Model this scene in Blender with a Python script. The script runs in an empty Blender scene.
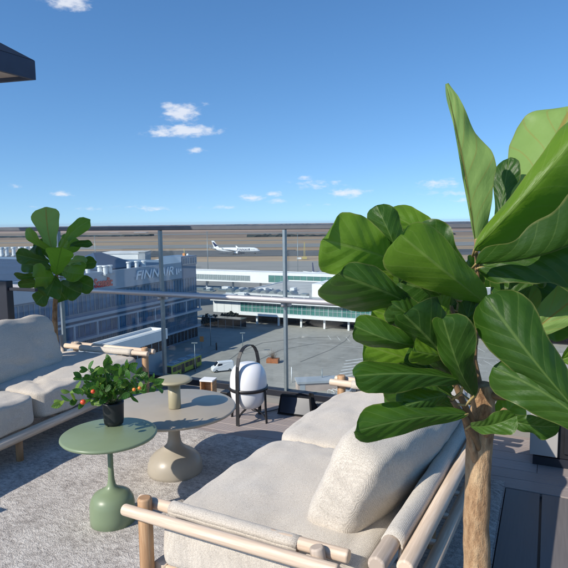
import bpy, bmesh, math, random
from mathutils import Vector, Matrix, noise
random.seed(7)
PI = math.pi
R = math.radians
scene = bpy.context.scene
COL = scene.collection

# ------------------------------------------------------------------ camera
F, PITCH, ROLL, H = 570.0, R(6.2), R(0.7), 1.6
FW = Vector((0, math.cos(PITCH), -math.sin(PITCH)))
RX0 = Vector((1, 0, 0)); UP0 = RX0.cross(FW)
RX = RX0 * math.cos(ROLL) - UP0 * math.sin(ROLL)
UP = RX.cross(FW)
EYE = Vector((0, 0, H))
cam_d = bpy.data.cameras.new('camera'); cam = bpy.data.objects.new('camera', cam_d); COL.objects.link(cam)
M = Matrix((RX, UP, -FW)).transposed().to_4x4(); M.translation = EYE
cam.matrix_world = M
cam_d.sensor_width = 36.0; cam_d.lens = 36.0 * F / 568.0
cam_d.clip_start = 0.05; cam_d.clip_end = 40000
scene.camera = cam

def ray(x, y): return FW + RX * ((x - 284) / F) + UP * ((284 - y) / F)
def at_z(x, y, z): d = ray(x, y); return EYE + d * ((z - H) / d.z)
def at_y(x, y, Y): d = ray(x, y); return EYE + d * (Y / d.y)
GZ = -33.4                                   # airport ground level below the roof terrace
CA, SA = math.cos(R(25)), math.sin(R(25))
def W(a, b, z=0.0): return Vector((a * CA + b * SA, -a * SA + b * CA, z))   # terrace / airport grid
ROT = -R(25)

# ------------------------------------------------------------------ materials
MATS = {}
class NT:
    def __init__(s, name):
        s.m = bpy.data.materials.new(name); s.m.use_nodes = True
        s.t = s.m.node_tree; s.n = s.t.nodes; s.l = s.t.links
        s.b = s.n['Principled BSDF']; s.out = s.n['Material Output']
    def new(s, t, **k):
        n = s.n.new(t)
        for a, v in k.items(): setattr(n, a, v)
        return n
    def link(s, a, b): s.l.new(a, b)
    def math(s, op, a, b=None, c=None):
        n = s.new('ShaderNodeMath', operation=op)
        for i, v in enumerate((a, b, c)):
            if v is None: continue
            if isinstance(v, (int, float)): n.inputs[i].default_value = v
            else: s.link(v, n.inputs[i])
        return n.outputs[0]
    def mix(s, fac, a, b):
        n = s.new('ShaderNodeMix', data_type='RGBA')
        if isinstance(fac, (int, float)): n.inputs[0].default_value = fac
        else: s.link(fac, n.inputs[0])
        for sock, v in ((n.inputs[6], a), (n.inputs[7], b)):
            if isinstance(v, (tuple, list)): sock.default_value = (*v[:3], 1)
            else: s.link(v, sock)
        return n.outputs[2]
    def noise(s, scale, detail=4, rough=.55, co=None, stretch=None):
        n = s.new('ShaderNodeTexNoise'); n.inputs['Scale'].default_value = scale
        n.inputs['Detail'].default_value = detail; n.inputs['Roughness'].default_value = rough
        if co is None:
            co = s.new('ShaderNodeTexCoord').outputs['Object']
        if stretch:
            mp = s.new('ShaderNodeMapping'); mp.inputs['Scale'].default_value = stretch
            s.link(co, mp.inputs[0]); co = mp.outputs[0]
        s.link(co, n.inputs['Vector']); return n.outputs['Fac']
    def ramp(s, fac, stops):
        n = s.new('ShaderNodeValToRGB'); e = n.color_ramp.elements
        while len(e) < len(stops): e.new(.5)
        for i, (p, c) in enumerate(stops):
            e[i].position = p
            e[i].color = (*c[:3], 1) if isinstance(c, (tuple, list)) else (c, c, c, 1)
        s.link(fac, n.inputs[0]); return n.outputs[0]
    def bump(s, h, strength=.3, dist=.01):
        n = s.new('ShaderNodeBump'); n.inputs['Strength'].default_value = strength; n.inputs['Distance'].default_value = dist
        s.link(h, n.inputs['Height']); s.link(n.outputs[0], s.b.inputs['Normal']); return n

def mat(name, col, rough=.6, var=.12, scale=6., metal=0., bump=0., bscale=None, spec=None, stretch=None, detail=4):
    """plain surface with a little mottling and optional fine bump"""
    if name in MATS: return MATS[name]
    k = NT(name)
    c0 = tuple(max(0, c * (1 - var)) for c in col); c1 = tuple(min(1, c * (1 + var)) for c in col)
    f = k.noise(scale, detail, stretch=stretch)
    k.link(k.ramp(f, [(.3, c0), (.7, c1)]), k.b.inputs['Base Color'])
    k.b.inputs['Roughness'].default_value = rough; k.b.inputs['Metallic'].default_value = metal
    if spec is not None: k.b.inputs['Specular IOR Level'].default_value = spec
    rf = k.noise(scale * 2.3, 3)
    k.link(k.math('MULTIPLY_ADD', rf, .2, rough - .1), k.b.inputs['Roughness'])
    if bump: k.bump(k.noise(bscale or scale * 8, 3, stretch=stretch), bump, .01)
    MATS[name] = k.m; return k.m

def m_fabric():
    k = NT('woven_fabric'); tc = k.new('ShaderNodeTexCoord').outputs['Object']
    big = k.noise(3.0, 4, co=tc); fine = k.noise(260, 3, .7, co=tc)
    c = k.ramp(big, [(.3, (.60, .54, .455)), (.7, (.68, .62, .53))])
    c = k.mix(k.ramp(fine, [(.36, .75), (.58, 0.)]), c, (.36, .315, .26))
    k.link(c, k.b.inputs['Base Color'])
    k.b.inputs['Roughness'].default_value = .95; k.b.inputs['Specular IOR Level'].default_value = .12
    k.b.inputs['Sheen Weight'].default_value = .25
    w1 = k.new('ShaderNodeTexWave', bands_direction='X'); w2 = k.new('ShaderNodeTexWave', bands_direction='Y')
    for w in (w1, w2):
        w.inputs['Scale'].default_value = 75; w.inputs['Distortion'].default_value = 2.2; w.inputs['Detail'].default_value = 2
        k.link(tc, w.inputs['Vector'])
    h = k.math('MULTIPLY', w1.outputs['Fac'], w2.outputs['Fac'])
    h = k.math('ADD', h, k.math('MULTIPLY', fine, 1.2))
    k.bump(h, .5, .003)
    MATS['fabric'] = k.m
def m_wood(name, c0, c1, ring=75):
    k = NT(name); tc = k.new('ShaderNodeTexCoord').outputs['UV']
    g = k.noise(ring, 5, .6, co=tc, stretch=(1, .045, 1)); b = k.noise(4, 3, co=tc)
    c = k.ramp(g, [(.38, tuple(x * .82 for x in c0)), (.5, c0), (.62, c1)]); c = k.mix(k.math('MULTIPLY', b, .55), c, tuple(x * .8 for x in c0))
    k.link(c, k.b.inputs['Base Color']); k.b.inputs['Roughness'].default_value = .6
    k.bump(g, .2, .002); MATS[name] = k.m
def m_rug():
    k = NT('rug_pile'); tc = k.new('ShaderNodeTexCoord').outputs['Object']
    a = k.noise(30, 5, .72, co=tc, stretch=(1, 1.7, 1)); b = k.noise(5, 4, co=tc); s = k.noise(150, 2, .7, co=tc)
    f = k.math('ADD', k.math('MULTIPLY', a, .62), k.math('MULTIPLY', b, .22)); f = k.math('SUBTRACT', f, .05); f = k.math('ADD', f, k.math('MULTIPLY', s, .32))
    c = k.ramp(f, [(.37, (.24, .215, .195)), (.50, (.48, .438, .395)), (.62, (.70, .655, .595))])
    k.link(c, k.b.inputs['Base Color']); k.b.inputs['Roughness'].default_value = 1; k.b.inputs['Specular IOR Level'].default_value = .05
    k.bump(k.math('ADD', a, s), .8, .012); MATS['rug'] = k.m
def m_deck(name, c0, c1, ribs=True):
    k = NT(name); tc = k.new('ShaderNodeTexCoord').outputs['UV']
    g = k.noise(9, 5, .6, co=tc, stretch=(8, .4, 1)); isl = k.new('ShaderNodeNewGeometry').outputs['Random Per Island']
    f = k.math('ADD', k.math('MULTIPLY', g, .7), k.math('MULTIPLY', isl, .3))
    k.link(k.ramp(f, [(.25, c0), (.75, c1)]), k.b.inputs['Base Color'])
    k.link(k.math('MULTIPLY_ADD', g, .25, .38), k.b.inputs['Roughness'])
    if ribs:
        w = k.new('ShaderNodeTexWave', bands_direction='X'); w.inputs['Scale'].default_value = 22; k.link(tc, w.inputs['Vector'])
        k.bump(w.outputs['Fac'], .5, .004)
    else: k.bump(g, .25, .003)
    MATS[name] = k.m
def m_leaf(name, dark, light, vein, trans, tw=.35, rough=.34, freq=7.):
    k = NT(name); uv = k.new('ShaderNodeTexCoord').outputs['UV']
    sp = k.new('ShaderNodeSeparateXYZ'); k.link(uv, sp.inputs[0])
    au = k.math('MULTIPLY', k.math('ABSOLUTE', k.math('SUBTRACT', sp.outputs[0], .5)), 2.)
    t = sp.outputs[1]
    wob = k.math('MULTIPLY', k.noise(3, 2, co=uv), .02)
    q = k.math('ADD', k.math('SUBTRACT', t, k.math('MULTIPLY', k.math('POWER', au, .8), .28)), wob)
    fr = k.math('FRACT', k.math('MULTIPLY', q, freq))
    d = k.math('ABSOLUTE', k.math('SUBTRACT', fr, .5))
    mr = k.new('ShaderNodeMapRange', interpolation_type='SMOOTHSTEP'); k.link(d, mr.inputs[0])
    mr.inputs[1].default_value = .0; mr.inputs[2].default_value = .065; mr.inputs[3].default_value = 1; mr.inputs[4].default_value = 0
    lat = k.math('MULTIPLY', mr.outputs[0], .5)
    mm = k.new('ShaderNodeMapRange', interpolation_type='SMOOTHSTEP'); k.link(au, mm.inputs[0])
    mm.inputs[1].default_value = .02; mm.inputs[2].default_value = .07; mm.inputs[3].default_value = 1; mm.inputs[4].default_value = 0
    v = k.math('MAXIMUM', lat, mm.outputs[0])
    isl = k.new('ShaderNodeNewGeometry').outputs['Random Per Island']
    n1 = k.noise(7, 4, co=uv)
    f = k.math('ADD', k.math('MULTIPLY', isl, .6), k.math('MULTIPLY', n1, .45))
    base = k.ramp(f, [(.15, dark), (.9, light)])
    c = k.mix(k.math('MULTIPLY', v, .45), base, vein)
    rim = k.new('ShaderNodeMapRange', interpolation_type='SMOOTHSTEP'); k.link(k.math('ADD', au, k.math('MULTIPLY', k.noise(14, 3, co=uv), .06)), rim.inputs[0])
    rim.inputs[1].default_value = .965; rim.inputs[2].default_value = 1.03; rim.inputs[3].default_value = 0; rim.inputs[4].default_value = .55
    c = k.mix(rim.outputs[0], c, (.22, .22, .07))
    sp_ = k.ramp(k.noise(17, 4, .65, co=uv), [(.66, 0.), (.74, .5)])
    c = k.mix(k.math('MULTIPLY', sp_, .5), c, (.10, .12, .05))          # dull dusty blotches on the blade
    k.link(c, k.b.inputs['Base Color'])
    k.link(k.math('MULTIPLY_ADD', n1, .22, rough - .1), k.b.inputs['Roughness'])
    k.b.inputs['Specular IOR Level'].default_value = .32
    puff = k.math('SUBTRACT', d, k.math('MULTIPLY', mm.outputs[0], .5))
    bp = k.bump(k.math('ADD', k.math('MULTIPLY', puff, .6), k.math('MULTIPLY', k.noise(9, 4, co=uv), .5)), .3, .012)
    tr = k.new('ShaderNodeBsdfTranslucent'); k.link(k.mix(k.math('MULTIPLY', v, .45), trans, vein), tr.inputs[0])
    k.link(bp.outputs[0], tr.inputs['Normal'])
    ms = k.new('ShaderNodeMixShader'); ms.inputs[0].default_value = tw
    k.link(k.b.outputs[0], ms.inputs[1]); k.link(tr.outputs[0], ms.inputs[2]); k.link(ms.outputs[0], k.out.inputs[0])
    MATS[name] = k.m
def m_glass(name, tint, gloss=.6, rough=0.0, ior=1.5):
    k = NT(name); k.n.remove(k.b)
    t = k.new('ShaderNodeBsdfTransparent'); t.inputs[0].default_value = (*tint, 1)
    g = k.new('ShaderNodeBsdfGlossy'); g.inputs['Roughness'].default_value = rough; g.inputs[0].default_value = (gloss, gloss, gloss, 1)
    lw = k.new('ShaderNodeLayerWeight'); lw.inputs[0].default_value = .5
    fr = k.math('MULTIPLY_ADD', k.math('POWER', lw.outputs['Facing'], 5.), .96, .03)   # Schlick reflectance of plain glass
    ms = k.new('ShaderNodeMixShader'); k.link(fr, ms.inputs[0]); k.link(t.outputs[0], ms.inputs[1]); k.link(g.outputs[0], ms.inputs[2])
    k.link(ms.outputs[0], k.out.inputs[0]); MATS[name] = k.m
def m_bark():
    k = NT('bark'); tc = k.new('ShaderNodeTexCoord').outputs['Object']
    a = k.noise(38, 6, .7, co=tc, stretch=(1, 1, .28)); b = k.noise(9, 4, co=tc)
    f = k.math('ADD', k.math('MULTIPLY', a, .7), k.math('MULTIPLY', b, .3))
    k.link(k.ramp(f, [(.36, (.13, .065, .028)), (.48, (.37, .22, .11)), (.64, (.56, .39, .22))]), k.b.inputs['Base Color'])
    k.b.inputs['Roughness'].default_value = .85; k.bump(a, .9, .02); MATS['bark'] = k.m
def m_ground(name, stops, scale, det=6, stretch=None, rough=.95, scale2=None):
    k = NT(name); tc = k.new('ShaderNodeTexCoord').outputs['Object']
    f = k.noise(scale, det, .62, co=tc, stretch=stretch)
    if scale2: f = k.math('ADD', k.math('MULTIPLY', f, .65), k.math('MULTIPLY', k.noise(scale2, 5, co=tc), .35))
    k.link(k.ramp(f, stops), k.b.inputs['Base Color']); k.b.inputs['Roughness'].default_value = rough
    k.b.inputs['Specular IOR Level'].default_value = .2; MATS[name] = k.m

m_fabric(); m_rug(); m_bark()
m_wood('ash_wood', (.67, .52, .385), (.80, .66, .52))
m_wood('grey_wood', (.46, .37, .29), (.60, .50, .41))
m_wood('tan_wood', (.42, .24, .12), (.56, .36, .20))
m_deck('deck_pale', (.27, .225, .205), (.36, .31, .285))
m_deck('deck_dark', (.10, .092, .09), (.165, .15, .145), ribs=False)
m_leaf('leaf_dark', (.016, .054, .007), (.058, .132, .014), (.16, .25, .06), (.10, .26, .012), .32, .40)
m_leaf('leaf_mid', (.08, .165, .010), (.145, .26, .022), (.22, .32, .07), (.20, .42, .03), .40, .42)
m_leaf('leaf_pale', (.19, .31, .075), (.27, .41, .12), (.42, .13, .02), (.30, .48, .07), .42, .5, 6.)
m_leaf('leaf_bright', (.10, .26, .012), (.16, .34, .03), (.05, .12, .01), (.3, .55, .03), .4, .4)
m_leaf('leaf_small', (.02, .075, .012), (.06, .17, .03), (.10, .2, .06), (.12, .3, .03), .3, .35, 5.)
m_leaf('leaf_lime', (.14, .24, .05), (.22, .36, .08), (.22, .36, .1), (.3, .45, .06), .4, .4, 5.)
m_glass('clear_glass', (.93, .97, .965)); m_glass('edge_glass', (.42, .66, .62), .9)
mat('steel', (.52, .50, .50), .42, .03, 2, metal=.55); mat('galvanised', (.26, .31, .33), .42, .1, 14, metal=.6); mat('rail_cap', (.10, .105, .115), .5, .1, 10, metal=.3)
mat('black_metal', (.016, .016, .018), .42, .2, 20); mat('navy_metal', (.012, .014, .022), .5, .2, 8)
mat('navy_fascia', (.035, .05, .085), .55, .12, 6); mat('fascia_lining', (.42, .36, .30), .7)
mat('green_lacquer', (.195, .25, .15), .34, .05, 5, spec=.35); mat('greige_lacquer', (.375, .33, .26), .36, .06, 5, spec=.35)
mat('tan_lacquer', (.36, .32, .205), .4, .05, 5)
mat('opal_glass', (.80, .80, .80), .22, .02, 3); mat('black_ceramic', (.018, .02, .022), .55, .3, 12)
mat('soil', (.03, .02, .014), .95, .4, 60, bump=.6)
mat('red_fruit', (.62, .07, .02), .35, .15, 30); mat('orange_fruit', (.72, .20, .03), .35, .15, 30)
mat('stem_green', (.10, .14, .04), .6, .2, 30); mat('stem_brown', (.20, .12, .055), .7, .25, 40); mat('petiole', (.30, .22, .08), .55, .25, 40)
mat('white_paint', (.76, .77, .77), .5, .04, .6); mat('panel_beige', (.36, .345, .325), .6, .05, 3)
mat('offwhite_wall', (.60, .62, .63), .6, .06, .3); mat('grey_wall', (.34, .37, .40), .6, .08, .3)
mat('bluegrey_cladding', (.12, .185, .28), .5, .08, .25); mat('blue_roof', (.035, .075, .145), .95, .12, .12, spec=.08)
mat('roof_membrane', (.40, .41, .41), .8, .14, .12, spec=.15); mat('roof_light', (.60, .61, .61), .7, .10, .12)
mat('window_blue', (.035, .13, .235), .3, .45, .25, spec=.2); mat('window_green', (.06, .19, .17), .14, .25, .2, spec=.7)
mat('window_dark', (.010, .016, .028), .25, .3, .5, spec=.35); mat('window_grey', (.22, .27, .28), .2, .2, .4)
mat('mullion', (.40, .45, .48), .45, .05, 1); mat('mullion_blue', (.16, .23, .29), .45, .05, 1); mat('band_blue', (.33, .40, .48), .5, .06, .3); mat('sign_letter', (.85, .88, .92), .5, .03, 1); mat('sign_red', (.55, .03, .03), .5, .05, 1)
mat('livery_navy', (.012, .02, .075), .4, .1, 1); mat('livery_white', (.78, .79, .80), .35, .03, .2)
mat('bus_lime', (.30, .36, .04), .4, .08, 1); mat('bus_roof', (.30, .36, .40), .5, .1, 1); mat('rubber', (.012, .012, .013), .85, spec=.12)
mat('orange_paint', (.62, .22, .05), .6, .1, 2); mat('rust', (.34, .12, .045), .75, .25, 2); mat('yellow_paint', (.46, .38, .12), .6)
mat('car_silver', (.42, .44, .46), .3, .04, 1, metal=.5); mat('car_dark', (.03, .035, .045), .25, .05, 1); mat('car_white', (.72, .73, .74), .3, .03, 1)
mat('twig', (.22, .17, .13), .9, .2, 5); mat('pink_wall', (.42, .34, .30), .8, .12, .4)
mat('paint_line', (.62, .62, .60), .8, .2, .8); mat('line_yellow', (.55, .42, .12), .8, .2, .8)
k = NT('plaza'); tc_ = k.new('ShaderNodeTexCoord').outputs['Object']
f = k.math('ADD', k.math('MULTIPLY', k.noise(.035, 7, .62, co=tc_), .5), k.math('MULTIPLY', k.noise(.3, 5, co=tc_), .3)); f = k.math('ADD', f, k.math('MULTIPLY', k.noise(.12, 5, .6, co=tc_, stretch=(1, .12, 1)), .2))
c = k.ramp(f, [(.34, (.22, .212, .19)), (.5, (.32, .31, .28)), (.66, (.385, .37, .335))])
br = k.new('ShaderNodeTexBrick'); br.inputs['Scale'].default_value = .14; br.inputs['Mortar Size'].default_value = .010; br.inputs['Color1'].default_value = (1, 1, 1, 1); br.inputs['Color2'].default_value = (.90, .90, .90, 1); br.inputs['Mortar'].default_value = (.62, .62, .62, 1)
k.link(tc_, br.inputs['Vector'])
mm = k.new('ShaderNodeMix', data_type='RGBA', blend_type='MULTIPLY'); mm.inputs[0].default_value = .4; k.link(c, mm.inputs[6]); k.link(br.outputs[0], mm.inputs[7])
st = k.ramp(k.noise(.5, 6, .7, co=tc_), [(.60, 0.), (.72, 1.)])
k.link(k.mix(k.math('MULTIPLY', st, .35), mm.outputs[2], (.12, .115, .105)), k.b.inputs['Base Color']); k.b.inputs['Roughness'].default_value = .9; MATS['plaza'] = k.m
m_ground('asphalt_grey', [(.3, (.19, .19, .185)), (.7, (.27, .265, .25))], .02, 6, (1, 4, 1))
m_ground('asphalt_dark', [(.3, (.06, .066, .072)), (.7, (.10, .105, .11))], .02, 6, (1, 4, 1))
m_ground('dry_grass', [(.25, (.22, .155, .095)), (.5, (.33, .235, .15)), (.75, (.40, .31, .20))], .006, 8, (1, 5, 1), .95, .05)
m_ground('scrub', [(.28, (.13, .095, .066)), (.5, (.24, .165, .11)), (.74, (.34, .255, .175))], .004, 8, (1, 3.5, 1), .95, .03)
m_ground('woods', [(.3, (.022, .03, .028)), (.7, (.05, .055, .045))], .02, 5)

# ------------------------------------------------------------------ mesh builder
class MB:
    def __init__(s): s.bm = bmesh.new(); s.uv = s.bm.loops.layers.uv.new('UVMap'); s.mi = 0; s.xf = Matrix.Identity(4)
    def v(s, p): return s.bm.verts.new(s.xf @ Vector(p))
    def f(s, vs, smooth=False, uvs=None):
        try: fc = s.bm.faces.new(vs)
        except ValueError: return None
        fc.smooth = smooth; fc.material_index = s.mi
        if uvs:
            for l, u in zip(fc.loops, uvs): l[s.uv].uv = u
        return fc
    def box(s, x0, y0, z0, x1, y1, z1, bev=0.0):
        if bev <= 0:
            p = [s.v((x, y, z)) for z in (z0, z1) for y in (y0, y1) for x in (x0, x1)]
            lx, ly = x1 - x0, y1 - y0
            long_x = lx >= ly
            for q in ((0, 2, 3, 1), (4, 5, 7, 6), (0, 1, 5, 4), (1, 3, 7, 5), (3, 2, 6, 7), (2, 0, 4, 6)):
                uvs = []
                for i in q:
                    X = (x0, x1)[i & 1]; Y = (y0, y1)[(i >> 1) & 1]; Z = (z0, z1)[i >> 2]
                    uvs.append((Y + Z, X) if long_x else (X + Z, Y))
                s.f([p[i] for i in q], False, uvs)
            return s
        b = bev; xs = (x0, x1); ys = (y0, y1); zs = (z0, z1)
        vs = {}
        for i in (0, 1):
            for j in (0, 1):
                for k in (0, 1):
                    sx, sy, sz = (b, -b)[i], (b, -b)[j], (b, -b)[k]
                    vs[i, j, k, 0] = s.v((xs[i], ys[j] + sy, zs[k] + sz)); vs[i, j, k, 1] = s.v((xs[i] + sx, ys[j], zs[k] + sz)); vs[i, j, k, 2] = s.v((xs[i] + sx, ys[j] + sy, zs[k]))
        bm0 = []
        for i in (0, 1):
            bm0.append([vs[i, 0, 0, 0], vs[i, 1, 0, 0], vs[i, 1, 1, 0], vs[i, 0, 1, 0]])
            bm0.append([vs[0, i, 0, 1], vs[1, i, 0, 1], vs[1, i, 1, 1], vs[0, i, 1, 1]])
            bm0.append([vs[0, 0, i, 2], vs[1, 0, i, 2], vs[1, 1, i, 2], vs[0, 1, i, 2]])
        for i in (0, 1):
            for j in (0, 1):
                bm0.append([vs[i, j, 0, 0], vs[i, j, 1, 0], vs[i, j, 1, 1], vs[i, j, 0, 1]])
                bm0.append([vs[i, 0, j, 0], vs[i, 1, j, 0], vs[i, 1, j, 2], vs[i, 0, j, 2]])
                bm0.append([vs[0, i, j, 1], vs[1, i, j, 1], vs[1, i, j, 2], vs[0, i, j, 2]])
                for k in (0, 1): bm0.append([vs[i, j, k, 0], vs[i, j, k, 1], vs[i, j, k, 2]])
        for q in bm0: s.f(q)
        return s
    def prism(s, pts, z0, z1):
        lo = [s.v((x, y, z0)) for x, y in pts]; hi = [s.v((x, y, z1)) for x, y in pts]
        n = len(pts)
        s.f(list(reversed(lo))); s.f(hi)
        for i in range(n): s.f([lo[i], lo[(i + 1) % n], hi[(i + 1) % n], hi[i]])
        return s
    def lathe(s, prof, c=(0, 0, 0), n=40, smooth=True):
        rings = []
        for r, z in prof:
            if r <= 1e-6: rings.append([s.v((c[0], c[1], c[2] + z))])
            else: rings.append([s.v((c[0] + r * math.cos(2 * PI * i / n), c[1] + r * math.sin(2 * PI * i / n), c[2] + z)) for i in range(n)])
        for A, B in zip(rings, rings[1:]):
            for i in range(n):
                j = (i + 1) % n
                if len(A) == 1 and len(B) == 1: continue
                if len(A) == 1: s.f([A[0], B[j], B[i]], smooth)
                elif len(B) == 1: s.f([A[i], A[j], B[0]], smooth)
                else: s.f([A[i], A[j], B[j], B[i]], smooth)
        return s
    def tube(s, pts, rad, n=12, cap=True, dome=0.0):
        pts = [Vector(p) for p in pts]; m = len(pts)
        rad = [rad] * m if isinstance(rad, (int, float)) else list(rad)
        if dome:                                   # softly rounded ends
            d0 = (pts[0] - pts[1]).normalized(); d1 = (pts[-1] - pts[-2]).normalized(); r0, r1 = rad[0], rad[-1]
            pts = [pts[0] + d0 * dome, pts[0] + d0 * dome * .7] + pts + [pts[-1] + d1 * dome * .7, pts[-1] + d1 * dome]
            rad = [r0 * .72, r0 * .93] + rad + [r1 * .93, r1 * .72]; m += 4
        rings = []; ref = None; L = 0
        lens = [0]
        for i in range(1, m): L += (pts[i] - pts[i - 1]).length; lens.append(L)
        for i in range(m):
            d = (pts[min(i + 1, m - 1)] - pts[max(i - 1, 0)]).normalized()
            if ref is None: ref = Vector((0, 0, 1)) if abs(d.z) < .9 else Vector((1, 0, 0))
            u = (ref - d * ref.dot(d)).normalized(); w = d.cross(u); ref = u
            rings.append([s.v(pts[i] + (u * math.cos(2 * PI * k / n) + w * math.sin(2 * PI * k / n)) * rad[i]) for k in range(n)])
        for i in range(m - 1):
            for k in range(n):
                j = (k + 1) % n; a, b = k / n * .15, (k + 1) / n * .15
                s.f([rings[i][k], rings[i][j], rings[i + 1][j], rings[i + 1][k]], True, [(a, lens[i]), (b, lens[i]), (b, lens[i + 1]), (a, lens[i + 1])])
        if cap: s.f(list(reversed(rings[0]))); s.f(rings[-1])
        return s
    def build(s, name, material, parent=None, loc=None, rz=None):
        me = bpy.data.meshes.new(name); bmesh.ops.recalc_face_normals(s.bm, faces=s.bm.faces)
        s.bm.to_mesh(me); s.bm.free()
        for mm in (material if isinstance(material, (list, tuple)) else [material]): me.materials.append(MATS[mm])
        o = bpy.data.objects.new(name, me); COL.objects.link(o)
        if parent: o.parent = parent
        if loc is not None: o.location = loc
        if rz is not None: o.rotation_euler = (0, 0, rz)
        return o

def tag(o, label=None, cat=None, group=None, kind=None):
    if label: o['label'] = label
    if cat: o['category'] = cat
    if group: o['group'] = group
    if kind: o['kind'] = kind
    return o
def thing(name, label, cat, loc=(0, 0, 0), rz=0., group=None):
    o = bpy.data.objects.new(name, None); COL.objects.link(o); o.empty_display_size = .1
    o.location = loc; o.rotation_euler = (0, 0, rz)
    return tag(o, label, cat, group)
def copy_tree(o, parent=None):
    c = o.copy(); COL.objects.link(c)
    if parent: c.parent = parent
    for ch in list(o.children): copy_tree(ch, c)
    return c
def struct(name, mb, m, **k): return tag(mb.build(name, m, **k), kind='structure')
def text_mesh(name, body, size, material, parent, mtx, extrude=.05, shear=0., space=1., bold=0.):
    cu = bpy.data.curves.new(name, 'FONT'); cu.body = body; cu.size = size; cu.extrude = extrude; cu.shear = shear
    cu.align_x = 'CENTER'; cu.align_y = 'CENTER'; cu.space_character = space; cu.offset = bold
    tmp = bpy.data.objects.new(name, cu); COL.objects.link(tmp)
    bpy.context.view_layer.update()
    me = bpy.data.meshes.new_from_object(tmp.evaluated_get(bpy.context.evaluated_depsgraph_get()))
    bpy.data.objects.remove(tmp); bpy.data.curves.remove(cu)
    me.materials.clear(); me.materials.append(MATS[material])
    o = bpy.data.objects.new(name, me); COL.objects.link(o); o.parent = parent; o.matrix_local = mtx
    return o
def loc_m(x, y, z, rx=0, ry=0, rz=0, s=1):
    from mathutils import Euler
    return Matrix.Translation((x, y, z)) @ Euler((rx, ry, rz)).to_matrix().to_4x4() @ Matrix.Scale(s, 4)

# ================================================================== terrace
# structural floor under everything
mb = MB(); mb.box(-9, -6, -.5, 7, 4.74, -.034); struct('terrace_floor', mb, 'deck_dark', rz=ROT)
mb = MB(); random.seed(3)
b0 = 3.52
y = -4.0
while y < 4.42:                                    # boards along the railing
    w = .142
    x = -8.5 - random.random() * 2
    while x < 6.5:
        L = 2.4 + random.random()
        x0, x1 = max(x, -8.5), min(x + L, 6.5)
        if y + w > b0 or True:
            if y < b0 - .02 and x1 > -.19:
                x1 = min(x1, -.19)
            if x1 - x0 > .05: mb.box(x0 + .0015, y, -.03, x1 - .0015, min(y + w - .005, 4.42), 0)
        x += L
    y += w
struct('deck', mb, 'deck_pale', rz=ROT)
mb = MB(); x = -.185
while x < 6.4:
    mb.box(x, -4, -.03, x + .183, b0 - .014, .002); x += .196
struct('deck_planks', mb, 'deck_dark', rz=ROT)
mb = MB(); y = 4.424
mb.box(-8.5, y, -.03, 6.5, 4.60, .045); struct('railing_kerb', mb, 'asphalt_grey', rz=ROT)

# rug
mb = MB(); nx, ny = 90, 80
A0, A1, B0, B1 = -4.1, -.2, .3, 3.6
grid = [[None] * (ny + 1) for _ in range(nx + 1)]
for i in range(nx + 1):
    for j in range(ny + 1):
        a = A0 + (A1 - A0) * i / nx; b = B0 + (B1 - B0) * j / ny
        z = .016 + .003 * noise.noise((a * 4, b * 4, 2))
        if i in (0, nx) or j in (0, ny): z = .003
        e = .004 * noise.noise((a * 9, b * 9, 0))
        grid[i][j] = mb.v((a + e, b + e, z))
for i in range(nx):
    for j in range(ny): mb.f([grid[i][j], grid[i + 1][j], grid[i + 1][j + 1], grid[i][j + 1]], True)
tag(mb.build('rug', 'rug', rz=ROT), 'large mottled grey and beige rug spread under the sofas and tables', 'rug')

# ------------------------------------------------------------------ soft cushions
def cushion(mb, c, half, k=5., bulge=.25, N=30, seed=0, wr=.012, rot=None, creases=(), sag=0.):
    hx, hy, hz = half; c = Vector(c); rot = rot or Matrix.Identity(3)
    vs = {}
    def vert(key, p):
        if key in vs: return vs[key]
        x, y, z = p
        r = (abs(x) ** k + abs(y) ** k + abs(z) ** k) ** (1 / k)
        x, y, z = x / r, y / r, z / r
        zz = z * (1 + bulge * max(0, 1 - x * x) ** .7 * max(0, 1 - y * y) ** .7)
        q = Vector((x * hx, y * hy, zz * hz))
        # gentle wrinkles, deeper near the seams
        e = 1 - min(1 - abs(x) ** 2, 1 - abs(y) ** 2)
        n = noise.noise((q.x * 5 + seed, q.y * 5, q.z * 3)) + .5 * noise.noise((q.x * 13 + seed, q.y * 11, q.z * 7 + 4))
        s2 = noise.noise((q.x * 22 + seed, q.y * 7, q.z * 5 + 9)) * e
        d = wr * (n * .8 + s2 * .7)
        for (cx, cy, ang, ln, wd, dp) in creases:
            ux, uy = math.cos(ang), math.sin(ang); dx, dy = q.x - cx, q.y - cy
            t = dx * ux + dy * uy; w = -dx * uy + dy * ux + .012 * math.sin(t * 30 + seed)
            if z > 0: d -= dp * math.exp(-(w / wd) ** 2) * math.exp(-(t / ln) ** 2)
        nrm = Vector((x * abs(x) ** (k - 2) / hx, y * abs(y) ** (k - 2) / hy, z * abs(z) ** (k - 2) / hz)); nrm.normalize()
        q += nrm * d
        q.z -= sag * (1 - x * x)
        vs[key] = mb.v(c + rot @ q); return vs[key]
    for ax in range(3):
        for sgn in (-1, 1):
            def P(i, j):
                p = [0, 0, 0]; g = [0, 0, 0]
                u, v = (ax + 1) % 3, (ax + 2) % 3
                p[ax] = sgn; g[ax] = sgn * N
                # denser sampling towards the edges
                p[u] = math.sin(i / N * PI / 2); p[v] = math.sin(j / N * PI / 2); g[u] = i; g[v] = j
                return vert(tuple(g), p)
            for i in range(-N, N, 2):
                for j in range(-N, N, 2):
                    q = [P(i, j), P(i + 2, j), P(i + 2, j + 2), P(i, j + 2)]
                    if sgn < 0: q.reverse()
                    mb.f(q, True)
    return mb

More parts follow.
